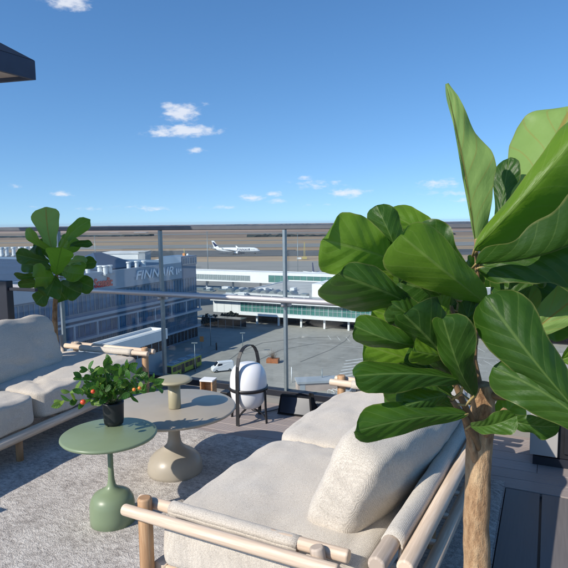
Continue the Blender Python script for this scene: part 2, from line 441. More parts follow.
def sofa(name, label, front, ang, length, flip, backs, cush, midleg, sl0=.06):
    """local axes: x = front to back, y = along the seat, z up; flip mirrors x for the facing sofa"""
    s = -1 if flip else 1
    t = thing(name, label, 'sofa', (front[0], front[1], 0), -R(ang))
    X = lambda v: s * v
    L = length
    r = .03
    # four corner posts
    for (px, z1) in ((0, .505), (.76, .505)):
        for py in (.0, L):
            if px == 0: pts = [(X(px), py, .0), (X(px), py, z1)]
            else: pts = [(X(.86), py, .0), (X(px), py, z1)]
            p = MB().tube(pts, r * (.97 if px == 0 else .85), 16, True, .008).build('leg', 'grey_wood' if px else 'tan_wood', t)
    for my in midleg:
        MB().tube([(X(.06), my, 0), (X(.06), my, .18)], .024, 14).build('leg', 'tan_wood', t)
        MB().tube([(X(.90), my, 0), (X(.90), my, .18)], .024, 14).build('leg', 'tan_wood', t)
    # base frame
    mb = MB()
    mb.tube([(X(.025), .03, .195), (X(.025), L - .03, .195)], .034, 14); mb.tube([(X(1.0), -.02, .17), (X(1.0), L + .02, .17)], .03, 14)
    for py in (.06, L - .06): mb.tube([(X(.02), py, .185), (X(1.0), py, .175)], .028, 14)
    for q in range(1, 8): mb.tube([(X(.03), L * q / 8, .19), (X(.98), L * q / 8, .185)], .014, 8)
    mb.build('base_frame', 'ash_wood', t)
    # arms: two round rails clasping the posts
    for py in (0, L):
        for off in (-.047, .047):
            MB().tube([(X(-.06), py + off, .468), (X(.25), py + off, .470), (X(.85), py + off, .478)], .0235, 16, True, .008).build('arm_rail', 'ash_wood', t)
    # back: sling bar, outer bar, uprights
    MB().tube([(X(.995), -.07, .555), (X(1.0), L + .07, .555)], .029, 16, True, .008).build('back_rail', 'grey_wood', t)
    MB().tube([(X(1.072), -.03, .545), (X(1.072), L + .03, .545)], .028, 16, True, .008).build('back_rail', 'ash_wood', t)
    for py in (.1, L - .1):
        MB().tube([(X(1.0), py, .0), (X(1.035), py, .54)], .022, 12).build('back_post', 'grey_wood', t)
    mb = MB()                                      # canvas sling wrapped over the bar and stretched down to the seat
    prof = []
    for q in range(13):
        a = -PI * .15 + q / 12 * PI * 1.25
        prof.append((1.0 + .037 * math.cos(a), .555 + .037 * math.sin(a)))
    prof = [(1.034, .50)] + prof + [(.945, .48), (.90, .34), (.87, .24)]
    ys = [sl0 + (L - sl0 - math.copysign(.06, L)) * q / 40 for q in range(41)]
    rows = [[mb.v((X(px), yy, pz + .004 * noise.noise((yy * 9, pz * 9, 1)))) for (px, pz) in prof] for yy in ys]
    for i in range(40):
        for j in range(len(prof) - 1): mb.f([rows[i][j], rows[i + 1][j], rows[i + 1][j + 1], rows[i][j + 1]], True)
    o = mb.build('sling', 'fabric', t); sm = o.modifiers.new('thick', 'SOLIDIFY'); sm.thickness = .006
    for py, sg in ((0, 1), (L, -1)):                # canvas sleeve sewn round the inner arm rail
        mb = MB(); yc = py + sg * (.047 if L > 0 else -.047)
        sgn = sg if L > 0 else -sg
        prof = [(-sgn * .030 * math.cos(2 * PI * q / 16), .470 + .028 * math.sin(2 * PI * q / 16)) for q in range(17)]
        rows = [[mb.v((X(.10 + .57 * q / 16), yc + a_, b_ + .003 * noise.noise((q * .7, a_ * 30, b_ * 9)))) for a_, b_ in prof] for q in range(17)]
        for A, B in zip(rows, rows[1:]):
            for j in range(len(prof) - 1): mb.f([A[j], B[j], B[j + 1], A[j + 1]], True)
        o = mb.build('arm_sleeve', 'fabric', t); sm = o.modifiers.new('thick', 'SOLIDIFY'); sm.thickness = .004
    for i, (y0, y1, zt, cr) in enumerate(cush):
        mb = MB(); cushion(mb, (X(.46), (y0 + y1) / 2, .33), (.43, (y1 - y0) / 2, .108), 9.5, .12, 44, 11 * i + (3 if flip else 0), .014, None, cr)
        mb.build('seat_cushion', 'fabric', t)
    for i, (c, half, lean, yaw, cr) in enumerate(backs):
        mb = MB()
        rot = Matrix.Rotation(yaw, 3, 'Z') @ Matrix.Rotation(-s * (PI / 2 - lean), 3, 'Y')
        cushion(mb, (X(c[0]), c[1], c[2]), half, 6.5, .62, 48, 5 + 7 * i + (9 if flip else 0), .014, rot, cr)
        mb.build('back_cushion', 'fabric', t)
    return t

sofa('lounge_sofa', 'pale beige sofa with light wooden arms in front of the big fig tree trunk', (-.568, 2.175), 28.5, 2.03, False,
     [((.79, .78, .56), (.25, .56, .10), R(24), R(-6), [(-.02, -.05, .5, .12, .03, .03), (.08, .12, 1.2, .1, .02, .022), (-.1, .02, 2.4, .1, .025, .018), (-.12, -.3, .9, .12, .03, .015)])],
     [(.012, 1.0, .36, [(.15, .3, .6, .2, .04, .012), (.1, .36, 2.2, .12, .02, .010), (.25, .1, 1.2, .15, .03, .008)]),
      (1.005, 2.015, .36, [(.1, -.32, .9, .16, .03, .012), (-.1, -.1, 2.0, .2, .04, .008)])], [1.0])
sofa('lounge_sofa', 'beige sofa at the glass railing with a fig tree rising behind its back cushion', (-1.239, 4.955), 22, -2.5, True,
     [((.66, -.985, .605), (.25, .60, .078), R(20), R(0), [(-.05, .3, .3, .14, .03, .02), (.12, .1, 1.4, .12, .02, .015), (.1, -.2, 1.8, .1, .02, .015), (.13, .38, 1.2, .09, .02, .015)])],
     [(-1.16, -.015, .36, [(.18, -.38, 2.6, .16, .025, .03), (.3, -.3, .5, .1, .02, .02), (.12, -.25, 1.9, .2, .03, .016), (.3, .1, .2, .2, .04, .012)]),
      (-2.45, -1.18, .36, [(.2, .3, .4, .2, .04, .012)])], [-1.36], -.52)

# ------------------------------------------------------------------ tables
gt = at_z(109.5, 433, .5); 
t = thing('side_table', 'small round sage green table holding the fruiting potted plant', 'side table', (-.935, 2.915, 0))
MB().lathe([(0, .478), (.225, .478), (.243, .484), (.249, .492), (.247, .499), (.240, .503), (0, .503)], n=72).build('tabletop', 'green_lacquer', t)
MB().lathe([(0, .006), (.112, .006), (.118, .012), (.119, .06), (.117, .115), (.111, .142), (.096, .166), (.066, .184), (.038, .197), (.024, .214), (.017, .245), (.0145, .30), (.014, .476), (0, .476)], n=56).build('pedestal', 'green_lacquer', t)
t = thing('coffee_table', 'larger round greige table with a bell shaped foot and the mushroom lamp on top', 'coffee table', (-.715, 3.525, 0))
MB().lathe([(0, .416), (.375, .416), (.391, .421), (.397, .430), (.395, .437), (.388, .440), (0, .440)], n=84).build('tabletop', 'greige_lacquer', t)
MB().lathe([(0, .006), (.160, .006), (.172, .014), (.176, .035), (.173, .07), (.160, .105), (.130, .138), (.092, .162), (.062, .182), (.046, .205), (.039, .24), (.036, .30), (.036, .40), (.05, .415), (0, .415)], n=56).build('pedestal', 'greige_lacquer', t)
t = thing('mushroom_lamp', 'tan lamp with a thin flat disc shade on a thick stem, on the greige table', 'table lamp', (-.700, 3.50, .440))
MB().lathe([(0, 0.001), (.036, 0.001), (.039, .006), (.039, .172), (0, .172)], n=36).build('stem', 'tan_lacquer', t)
MB().lathe([(0, .173), (.108, .173), (.114, .178), (.115, .183), (.112, .188), (.09, .192), (0, .194)], n=60).build('lamp_shade', 'tan_lacquer', t)

# ------------------------------------------------------------------ leaves
PROF = [(0, .03), (.04, .22), (.10, .36), (.2, .47), (.32, .54), (.45, .66), (.58, .83), (.70, .96), (.8, 1.0), (.88, .93), (.94, .74), (.98, .45), (1.0, .06)]
PROF_S = [(0, .03), (.06, .25), (.2, .62), (.4, .95), (.55, 1.0), (.7, .9), (.85, .6), (.95, .28), (1, .03)]
PROF_U = [(0, .12), (.12, .5), (.28, .8), (.45, 1.0), (.56, .93), (.68, .66), (.8, .48), (.92, .3), (1, .06)]
def pf(t, P):
    for (a, va), (b, vb) in zip(P, P[1:]):
        if t <= b: return va + (vb - va) * (t - a) / (b - a)
    return P[-1][1]
def leaf(mb, base, tip, width, phi=0., fold=.25, bend=.1, sway=0., wave=.06, asym=(1, 1), mi=0, nt=46, ns=8, P=PROF, seed=None):
    base, tip = Vector(base), Vector(tip); mid = (base + tip) / 2
    d = tip - base; L = d.length; d.normalize()
    out = (EYE - mid).normalized()
    s0 = d.cross(out).normalized(); n0 = s0.cross(d).normalized()      # s0 points to the leaf's right as drawn
    sv = s0 * math.cos(phi) + n0 * math.sin(phi); nv = n0 * math.cos(phi) - s0 * math.sin(phi)
    ph = (seed if seed is not None else random.random() * 40)
    if P is not PROF_S:
        phi += random.uniform(-.4, .4); bend += random.uniform(-.07, .13); fold += random.uniform(-.14, .14); sway += random.uniform(-.04, .04); width *= 1.0
        wave = random.uniform(.07, .13); twist = random.uniform(-.7, .7)
    else: twist = 0
    rows = []
    mb.mi = mi
    for i in range(nt + 1):
        t = i / nt; w = pf(t, P) * width / 2
        cpos = base + d * (L * t) + nv * (bend * L * math.sin(PI * t * .9)) + sv * (sway * L * math.sin(PI * t))
        tw = twist * (t - .35); s1 = sv * math.cos(tw) + nv * math.sin(tw); n1 = nv * math.cos(tw) - sv * math.sin(tw)
        row = []
        for j in range(-ns, ns + 1):
            u = j / ns; au = abs(u); sd_ = 1 if u > 0 else 2; ww = w * (asym[0] if u < 0 else asym[1])
            if P is not PROF_S: ww *= 1 + (.06 * math.sin(9 * t + ph * sd_) + .035 * math.sin(19 * t + ph + sd_)) * au
            ruf = math.sin(t * 10 + ph * 1.7 * sd_) + .55 * math.sin(t * 21 + ph * 2.3 + sd_)
            lift = fold * ww * au ** 1.2 + wave * width * au ** 2.2 * ruf * (.3 + t * .7) * .95 + .034 * width * abs(math.cos(PI * 7 * (t - .28 * au ** .8))) * min(1, au * 3) * (1 - au) * (t < .97)
            curl = (-.24 + .16 * math.sin(ph * 3 + sd_)) * ww * max(0, au - .55)
            p = cpos + s1 * (u * ww) + n1 * (lift + curl)
            row.append((mb.v(p), (u * .5 + .5, t)))
        rows.append(row)
    for i in range(nt):
        for j in range(2 * ns):
            q = [rows[i][j], rows[i][j + 1], rows[i + 1][j + 1], rows[i + 1][j]]
            mb.f([a for a, _ in q], True, [b for _, b in q])
    mb.mi = 0

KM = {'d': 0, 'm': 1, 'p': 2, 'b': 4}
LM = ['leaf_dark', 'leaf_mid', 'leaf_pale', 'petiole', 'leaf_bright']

# ---- big fig at the right
t = thing('potted_fig_tree', 'big broad leaved fig tree with a bare brown trunk behind the wooden armed sofa', 'tree', tuple(at_y(477, 568, 1.55).xy) + (0,))
ORG = t.location.copy()
def rel(p): return Vector(p) - ORG
BR = {}
def brpts(lst): return [rel(at_y(*q)) for q in lst]
mb = MB()
tr = [rel(Vector((ORG.x, ORG.y, .28)))] + brpts([(477, 640, 1.55), (477, 568, 1.55), (476, 520, 1.55), (478, 470, 1.55), (481, 430, 1.55), (483, 400, 1.55), (481, 384, 1.55)])
# densify with slight irregularity
def dens(pts, rad, n=8, amp=.003, seed=0):
    P2, R2 = [], []
    for i in range(len(pts) - 1):
        for k in range(n):
            f = k / n; p = pts[i].lerp(pts[i + 1], f)
            p = p + Vector((noise.noise((i + f, seed, 0)), noise.noise((i + f, seed, 5)), 0)) * amp
            P2.append(p); R2.append((rad[i] + (rad[i + 1] - rad[i]) * f) * (1 + .09 * noise.noise((3 * (i + f), seed, 9))))
    P2.append(pts[-1]); R2.append(rad[-1]); return P2, R2
P2, R2 = dens(tr, [.046, .041, .038, .036, .035, .036, .033, .028])
mb.tube(P2, R2, 28)
for (bp, r) in (([(478, 470, 1.54), (470, 440, 1.51), (463, 415, 1.49)], (.012, .006)), ([(481, 440, 1.54), (492, 425, 1.5), (505, 410, 1.46)], (.013, .008))):
    q = brpts(bp); mb.tube(q, [r[0], (r[0] + r[1]) / 2, r[1]], 10)
trunk = mb.build('trunk', 'bark', t)
branch_px = [[(482, 405, 1.56), (474, 360, 1.58), (478, 300, 1.58), (476, 240, 1.58)],
             [(478, 440, 1.53), (462, 400, 1.50), (446, 355, 1.49), (436, 325, 1.48)],
             [(480, 430, 1.56), (470, 370, 1.62), (452, 310, 1.66), (440, 270, 1.68)],
             [(484, 400, 1.55), (505, 362, 1.57), (530, 333, 1.58), (568, 298, 1.6), (610, 280, 1.6)],
             [(486, 395, 1.55), (540, 400, 1.42), (600, 420, 1.3), (650, 450, 1.2)],
             [(479, 450, 1.53), (466, 420, 1.48), (452, 400, 1.45)]]
nodes = []
for i, bp in enumerate(branch_px):
    q = brpts(bp); P2, R2 = dens(q, [.011, .009, .007, .005, .004][:len(q)], 5, .004, i)
    MB().tube(P2, R2, 9).build('branch', 'stem_brown', t); nodes += P2
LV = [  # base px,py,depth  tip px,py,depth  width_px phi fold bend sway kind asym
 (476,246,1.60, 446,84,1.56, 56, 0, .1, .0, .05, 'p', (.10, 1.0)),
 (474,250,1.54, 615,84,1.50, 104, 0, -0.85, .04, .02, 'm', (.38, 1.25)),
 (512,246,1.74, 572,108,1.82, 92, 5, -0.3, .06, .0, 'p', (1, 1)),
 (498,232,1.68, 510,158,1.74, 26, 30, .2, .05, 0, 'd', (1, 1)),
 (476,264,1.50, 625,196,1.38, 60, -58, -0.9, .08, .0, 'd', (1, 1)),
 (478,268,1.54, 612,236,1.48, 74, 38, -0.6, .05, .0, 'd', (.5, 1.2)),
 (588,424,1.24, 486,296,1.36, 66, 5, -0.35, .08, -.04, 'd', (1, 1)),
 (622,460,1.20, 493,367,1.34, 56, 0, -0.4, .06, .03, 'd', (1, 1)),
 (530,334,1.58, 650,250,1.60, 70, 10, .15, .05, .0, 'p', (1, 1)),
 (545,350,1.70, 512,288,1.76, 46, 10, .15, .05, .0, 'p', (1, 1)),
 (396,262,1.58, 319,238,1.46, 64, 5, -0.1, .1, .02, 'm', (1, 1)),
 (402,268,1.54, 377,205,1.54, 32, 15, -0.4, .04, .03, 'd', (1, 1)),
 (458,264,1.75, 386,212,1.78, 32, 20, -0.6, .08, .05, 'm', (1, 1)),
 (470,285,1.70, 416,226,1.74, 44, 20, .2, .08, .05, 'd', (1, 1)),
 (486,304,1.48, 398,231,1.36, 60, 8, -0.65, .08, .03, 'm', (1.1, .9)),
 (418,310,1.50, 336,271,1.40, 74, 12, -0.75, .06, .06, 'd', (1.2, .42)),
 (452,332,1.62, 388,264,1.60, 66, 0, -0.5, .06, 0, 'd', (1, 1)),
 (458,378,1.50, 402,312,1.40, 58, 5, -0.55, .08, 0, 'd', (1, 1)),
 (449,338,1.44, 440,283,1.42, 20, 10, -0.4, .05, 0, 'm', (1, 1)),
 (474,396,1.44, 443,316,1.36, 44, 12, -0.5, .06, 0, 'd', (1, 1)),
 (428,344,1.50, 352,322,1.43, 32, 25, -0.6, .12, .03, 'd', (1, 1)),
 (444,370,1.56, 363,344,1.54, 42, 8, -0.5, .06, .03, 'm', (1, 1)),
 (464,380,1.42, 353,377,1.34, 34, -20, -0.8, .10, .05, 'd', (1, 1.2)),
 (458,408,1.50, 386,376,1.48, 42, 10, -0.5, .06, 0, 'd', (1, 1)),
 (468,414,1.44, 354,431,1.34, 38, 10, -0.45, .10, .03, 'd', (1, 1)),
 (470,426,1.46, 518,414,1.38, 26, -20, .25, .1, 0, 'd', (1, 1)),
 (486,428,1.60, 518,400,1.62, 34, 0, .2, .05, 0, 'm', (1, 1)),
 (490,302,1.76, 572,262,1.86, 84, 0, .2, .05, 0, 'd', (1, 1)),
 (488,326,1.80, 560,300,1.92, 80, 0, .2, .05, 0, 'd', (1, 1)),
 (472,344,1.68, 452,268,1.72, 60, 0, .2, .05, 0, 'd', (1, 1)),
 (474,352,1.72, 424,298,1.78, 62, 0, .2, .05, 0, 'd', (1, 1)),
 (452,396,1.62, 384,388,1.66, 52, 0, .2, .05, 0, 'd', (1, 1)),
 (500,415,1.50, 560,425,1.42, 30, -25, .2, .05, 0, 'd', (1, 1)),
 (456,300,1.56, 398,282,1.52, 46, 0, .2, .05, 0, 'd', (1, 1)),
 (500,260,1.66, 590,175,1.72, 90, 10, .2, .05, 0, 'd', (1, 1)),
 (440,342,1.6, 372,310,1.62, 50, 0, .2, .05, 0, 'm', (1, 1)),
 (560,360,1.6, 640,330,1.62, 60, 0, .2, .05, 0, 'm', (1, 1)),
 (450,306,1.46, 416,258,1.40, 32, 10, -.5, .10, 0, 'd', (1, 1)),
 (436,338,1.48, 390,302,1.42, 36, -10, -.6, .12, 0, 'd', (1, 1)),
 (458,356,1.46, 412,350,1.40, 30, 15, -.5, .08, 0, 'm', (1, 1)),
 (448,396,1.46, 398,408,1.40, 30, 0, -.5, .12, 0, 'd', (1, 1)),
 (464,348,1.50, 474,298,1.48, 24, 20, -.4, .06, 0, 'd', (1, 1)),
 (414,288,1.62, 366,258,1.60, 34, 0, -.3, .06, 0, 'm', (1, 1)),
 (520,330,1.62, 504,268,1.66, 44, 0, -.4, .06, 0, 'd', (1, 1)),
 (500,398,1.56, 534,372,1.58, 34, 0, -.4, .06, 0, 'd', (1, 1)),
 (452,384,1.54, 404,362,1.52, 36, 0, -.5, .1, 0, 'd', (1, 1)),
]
mb = MB(); random.seed(25)
for (px, py, r_) in [(400, 262, 40), (420, 300, 40), (445, 330, 36), (420, 350, 34), (440, 290, 30), (462, 320, 26), (520, 270, 36), (530, 310, 36), (510, 250, 30), (430, 385, 26), (455, 280, 30), (548, 250, 36), (400, 330, 30), (475, 275, 24)]:
    a_ = random.uniform(0, 2 * PI); Y_ = random.uniform(1.66, 1.92); L_ = random.uniform(32, 46)
    LV.append((px + 6 - .45 * L_ * math.cos(a_), py + .45 * L_ * abs(math.sin(a_)), Y_, px + 6 + .45 * L_ * math.cos(a_), py - .45 * L_ * abs(math.sin(a_)), Y_ + random.uniform(-.06, .1), L_ * .95, random.uniform(-30, 30), .2, .06, 0, 'd' if random.random() < .8 else 'm', (1, 1)))
for q in LV:
    bx, by, bd, tx, ty, td, w, ph, fo, be, sw, kd, asy = q
    b_, t_ = rel(at_y(bx, by, bd)), rel(at_y(tx, ty, td))
    mb.xf = Matrix.Translation((0, 0, 0))
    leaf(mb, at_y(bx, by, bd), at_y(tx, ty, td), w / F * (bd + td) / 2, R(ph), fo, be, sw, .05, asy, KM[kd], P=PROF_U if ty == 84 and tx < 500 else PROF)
    nd = min(nodes, key=lambda p: (p - b_).length + (.03 if p.z > b_.z else 0))
    dirn = (t_ - b_).normalized()
    if (nd - b_).length < .15: mb.mi = 3; mb.tube([nd + ORG, (nd + b_) / 2 - dirn * .01 + Vector((0, 0, -.006)) + ORG, b_ + ORG, b_ + dirn * .02 + ORG], [.0042, .0036, .0032, .002], 8); mb.mi = 0
crown = mb.build('crown', LM, t); crown.location = -ORG
mb = MB(); mb.tube([(0, 0, 0), (0, 0, .0)], .01) if False else None
mb.lathe([(0, .0), (.12, .0), (.135, .01), (.162, .28), (.166, .30), (.158, .30), (.152, .27), (0, .27)], n=48); mb.build('pot', 'black_ceramic', t)
MB().lathe([(.151, .272), (.08, .282), (0, .286)], n=24).build('soil', 'soil', t)

# ---- fig behind the left sofa
p0 = at_y(55, 330, 5.3)
t = thing('potted_fig_tree', 'smaller fig tree behind the sofa back against the glass railing, seen against the airport', 'tree', (p0.x, p0.y, 0))
ORG = t.location.copy()
q = [Vector((0, 0, .34))] + brpts([(55, 330, 5.3), (55, 305, 5.3), (57, 285, 5.3), (56, 262, 5.3)])
P2, R2 = dens(q, [.03, .026, .022, .018, .008], 6, .004, 4); MB().tube(P2, R2, 14).build('trunk', 'bark', t)
nodes = P2[10:]
LV2 = [
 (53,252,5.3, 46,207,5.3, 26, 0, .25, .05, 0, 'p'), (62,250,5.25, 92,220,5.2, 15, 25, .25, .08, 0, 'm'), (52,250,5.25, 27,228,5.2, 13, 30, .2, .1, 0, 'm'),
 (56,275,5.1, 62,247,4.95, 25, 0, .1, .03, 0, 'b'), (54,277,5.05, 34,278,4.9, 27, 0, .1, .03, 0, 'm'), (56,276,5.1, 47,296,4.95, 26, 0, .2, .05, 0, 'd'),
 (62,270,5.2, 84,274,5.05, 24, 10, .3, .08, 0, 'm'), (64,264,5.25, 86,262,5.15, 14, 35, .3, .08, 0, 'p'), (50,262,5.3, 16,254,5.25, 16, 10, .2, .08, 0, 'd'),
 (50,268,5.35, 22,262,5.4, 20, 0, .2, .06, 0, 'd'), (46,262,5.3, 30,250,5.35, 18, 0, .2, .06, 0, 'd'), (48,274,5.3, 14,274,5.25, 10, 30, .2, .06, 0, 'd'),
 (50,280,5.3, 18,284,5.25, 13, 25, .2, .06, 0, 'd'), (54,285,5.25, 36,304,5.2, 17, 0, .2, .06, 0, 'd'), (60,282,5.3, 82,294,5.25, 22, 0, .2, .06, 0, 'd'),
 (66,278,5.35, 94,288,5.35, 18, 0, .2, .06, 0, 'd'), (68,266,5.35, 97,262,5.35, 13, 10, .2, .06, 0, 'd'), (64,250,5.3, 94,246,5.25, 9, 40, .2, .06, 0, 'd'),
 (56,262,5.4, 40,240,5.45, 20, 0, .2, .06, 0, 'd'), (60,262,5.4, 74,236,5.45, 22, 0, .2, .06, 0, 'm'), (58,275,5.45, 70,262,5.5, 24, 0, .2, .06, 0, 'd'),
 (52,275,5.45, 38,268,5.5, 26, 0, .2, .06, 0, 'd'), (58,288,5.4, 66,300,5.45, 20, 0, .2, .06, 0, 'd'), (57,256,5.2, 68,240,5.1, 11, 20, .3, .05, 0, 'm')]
mb = MB()
for (bx, by, bd, tx, ty, td, w, ph, fo, be, sw, kd) in LV2:
    b_, t_ = rel(at_y(bx, by, bd)), rel(at_y(tx, ty, td))
    leaf(mb, at_y(bx, by, bd), at_y(tx, ty, td), w / F * 5.3, R(ph), fo, be, sw, .06, (1, 1), KM[kd], 16, 4)
    nd = min(nodes, key=lambda p: (p - b_).length); mb.mi = 3; mb.tube([nd + ORG, b_ + ORG], [.004, .003], 6); mb.mi = 0
c = mb.build('crown', LM, t); c.location = -ORG
MB().lathe([(0, 0), (.15, 0), (.17, .01), (.19, .34), (.195, .36), (.185, .36), (.18, .33), (0, .33)], n=40).build('pot', 'black_ceramic', t)
MB().lathe([(.179, .332), (.09, .342), (0, .346)], n=20).build('soil', 'soil', t)

# ---- fruiting plant on the green table
pb = at_z(114, 424, .503)
t = thing('fruit_plant', 'bushy green potted plant with red and orange fruits on the sage green table', 'potted plant', (pb.x, pb.y, .503))
MB().lathe([(0, .001), (.042, .001), (.05, .006), (.054, .03), (.057, .118), (.058, .126), (.054, .126), (.052, .112), (0, .112)], n=40).build('pot', 'black_ceramic', t)
MB().lathe([(.0515, .113), (.03, .117), (0, .119)], n=20).build('soil', 'soil', t)
random.seed(5)
st, fo = MB(), MB()
ORG = t.location.copy()
ends = [(70,392,2.85),(64,402,2.9),(82,378,2.9),(88,370,2.85),(96,376,2.95),(104,368,2.8),(112,364,2.9),(118,370,2.8),(128,368,2.95),(136,374,2.85),(144,378,2.95),(152,382,2.85),(156,386,2.9),(142,390,2.75),(98,388,2.75),(84,392,2.8),(92,398,2.85),(120,376,2.75)]
for (ex, ey, ed) in ends:
    e = at_y(ex, ey, ed) - ORG; b = Vector((random.uniform(-.02, .02), random.uniform(-.02, .02), .115))
    m = (b + e) / 2 + Vector((0, 0, .035)); pts = []
    for k in range(9):
        f = k / 8; pts.append(b * (1 - f) ** 2 + m * 2 * f * (1 - f) + e * f * f)
    st.tube(pts, [.0028 - .0016 * k / 8 for k in range(9)], 6)
    for k in range(2, 9):
        p = pts[k]; dr = (pts[k] - pts[k - 1]).normalized()
        for r_ in range((2 if k % 2 else 1) if k < 8 else 3):
            v = Vector((random.gauss(0, 1), random.gauss(0, 1), random.gauss(.2, .6))).normalized()
            dd = (dr * .6 + v).normalized(); L = random.uniform(.042, .074)
            tp = p + dd * L
            leaf(fo, p + ORG, tp + ORG, L * .56, R(random.uniform(-70, 70)), .3, random.uniform(-.12, .12), 0, .03, (1, 1), 1 if (ex < 76 and random.random() < .5) or random.random() < .1 else 0, 6, 2, PROF_S)
st.build('stems', 'stem_green', t)
c = fo.build('foliage', ['leaf_small', 'leaf_lime'], t); c.location = -ORG
for (fx, fy, fd, m, r_) in ((83, 402, 2.76, 'red_fruit', .0135), (93, 391.5, 2.74, 'red_fruit', .011), (134, 389.5, 2.68, 'orange_fruit', .009), (139.5, 388, 2.69, 'orange_fruit', .009)):
    fp = at_y(fx, fy, fd) - ORG
    MB().lathe([(0, -r_), (r_ * .6, -r_ * .85), (r_ * .98, -r_ * .3), (r_, .1 * r_), (r_ * .8, r_ * .65), (r_ * .3, r_ * .9), (0, r_ * .8)], tuple(fp), 16).build('fruit', m, t)

# ------------------------------------------------------------------ lantern
lc = Vector((-.298, 4.50, 0))
t = thing('garden_lantern', 'white egg shaped lantern in a black metal frame with a tall arched handle', 'lantern', (lc.x, lc.y, 0))
mb = MB(); n = 56; rows = []
HZ, RXY = .188, .150
for i in range(33):
    ph = -PI / 2 + PI * i / 32; cz, sz = math.cos(ph), math.sin(ph)
    rr = RXY * abs(cz) ** .60; z = .291 + HZ * math.copysign(abs(sz) ** .80, sz)
    rr *= 1 - .05 * (.291 - z) / HZ * (1 if z < .291 else .3)
    rows.append([mb.v((rr * math.cos(2 * PI * k / n), rr * math.sin(2 * PI * k / n), z)) for k in range(n)] if 0 < i < 32 else [mb.v((0, 0, z))])
for A, B in zip(rows, rows[1:]):
    for k in range(n):
        j = (k + 1) % n
        if len(A) == 1: mb.f([A[0], B[j], B[k]], True)
        elif len(B) == 1: mb.f([A[k], A[j], B[0]], True)
        else: mb.f([A[k], A[j], B[j], B[k]], True)
mb.build('globe', 'opal_glass', t)
def strip(mb, pts, wdir, w, th):
    """flat bar swept along pts, wdir = width direction"""
    pts = [Vector(p) for p in pts]; wd = Vector(wdir).normalized(); rings = []
    for i, p in enumerate(pts):
        d = (pts[min(i + 1, len(pts) - 1)] - pts[max(i - 1, 0)]).normalized(); nn = d.cross(wd).normalized()
        rings.append([mb.v(p + wd * sx * w / 2 + nn * sn * th / 2) for sx, sn in ((-1, -1), (1, -1), (1, 1), (-1, 1))])
    for A, B in zip(rings, rings[1:]):
        for k in range(4): mb.f([A[k], A[(k + 1) % 4], B[(k + 1) % 4], B[k]])
    mb.f(list(reversed(rings[0]))); mb.f(rings[-1])
ha = R(60); hd = Vector((math.cos(ha), math.sin(ha), 0)); hp = Vector((-hd.y, hd.x, 0))
arch = [(-.162, 0), (-.160, .18), (-.158, .40), (-.150, .475), (-.130, .54), (-.10, .583), (-.06, .61), (-.02, .619)]
pts = [hd * a + Vector((0, 0, z)) for a, z in arch]; pts += [hd * -a + Vector((0, 0, z)) for a, z in reversed(arch)]
mb = MB(); strip(mb, pts, hp, .030, .007); mb.build('handle', 'black_metal', t)
for sgn in (-1, 1):
    mb = MB(); strip(mb, [hp * (sgn * .168), hp * (sgn * .160) + Vector((0, 0, .14)), hp * (sgn * .158) + Vector((0, 0, .275))], hd, .024, .007); mb.build('leg', 'black_metal', t)
mb = MB(); k = 48
ring = [Vector((.158 * math.cos(2 * PI * i / k), .158 * math.sin(2 * PI * i / k), 0)) for i in range(k)]
for zz0, zz1, r0, r1 in ((.262, .288, .158, .158),):
    A = [mb.v(p * 1.0 + Vector((0, 0, zz0))) for p in ring]; B = [mb.v(p + Vector((0, 0, zz1))) for p in ring]
    C = [mb.v(p * .965 + Vector((0, 0, zz0))) for p in ring]; D = [mb.v(p * .965 + Vector((0, 0, zz1))) for p in ring]
    for i in range(k):
        j = (i + 1) % k
        mb.f([A[i], A[j], B[j], B[i]], True); mb.f([D[i], D[j], C[j], C[i]], True); mb.f([B[i], B[j], D[j], D[i]]); mb.f([C[i], C[j], A[j], A[i]])
mb.build('hoop', 'black_metal', t)
mb = MB()
for dv in (hd, hp):
    pp = [dv * (.16 * math.cos(a)) + Vector((0, 0, .035 + .07 * math.sin(a))) for a in [PI * i / 14 for i in range(15)]]
    strip(mb, pp, dv.cross(Vector((0, 0, 1))), .016, .006)
mb.build('brace', 'black_metal', t)
mb = MB(); mb.tube([(0, 0, .105), (.03, .06, .06), (.10, .12, .02), (.18, .2, .008), (.3, .3, .007)], .004, 6); mb.build('cord', 'black_metal', t)

# floodlight, box, wooden block by the railing
fp = at_z(297, 414, 0)
t = thing('floodlight', 'black wedge shaped floodlight lying on the deck at the foot of the glass', 'floodlight', (fp.x, fp.y + .02, 0), ROT + R(3))
mb = MB()
prof = [(-.085, .012), (-.02, .15), (.02, .15), (.06, .05), (.06, .012)]
lo = [mb.v((-.14, a, b)) for a, b in prof]; hi = [mb.v((.13 if b > .1 else .165, a, b)) for a, b in prof]
mb.f(lo); mb.f(hi)
for i in range(5): mb.f([lo[i], lo[(i + 1) % 5], hi[(i + 1) % 5], hi[i]])
mb.build('housing', 'rubber', t)
mb = MB()
for q in range(9): mb.box(-.12 + q * .03, .035, .06, -.114 + q * .03, .08, .13)
mb.build('cooling_fins', 'rubber', t)
mb = MB(); A_ = [mb.v(q) for q in ((-.125, -.0835, .022), (.148, -.0835, .022), (.117, -.0245, .143), (-.125, -.0245, .143))]; mb.f(A_); mb.build('lens', 'window_dark', t)
mb = MB(); strip(mb, [(.12, .02, .1), (.125, .05, .165), (.09, .08, .16), (.09, .1, .0)], (1, 0, 0), .02, .005); mb.build('bracket', 'rubber', t)
mb = MB(); mb.box(-.15, -.07, .0, .17, .11, .01); mb.build('foot_plate', 'navy_metal', t)
bp = at_z(226, 404, 0); 
t = thing('speaker_box', 'small black cube box on the deck just left of the white lantern', 'box', (bp.x, bp.y + .05, 0), ROT)
MB().box(-.04, -.045, 0, .04, .045, .105, .006).build('case', 'black_metal', t)
MB().box(-.032, -.048, .012, .032, -.0455, .093).build('grille', 'rubber', t)
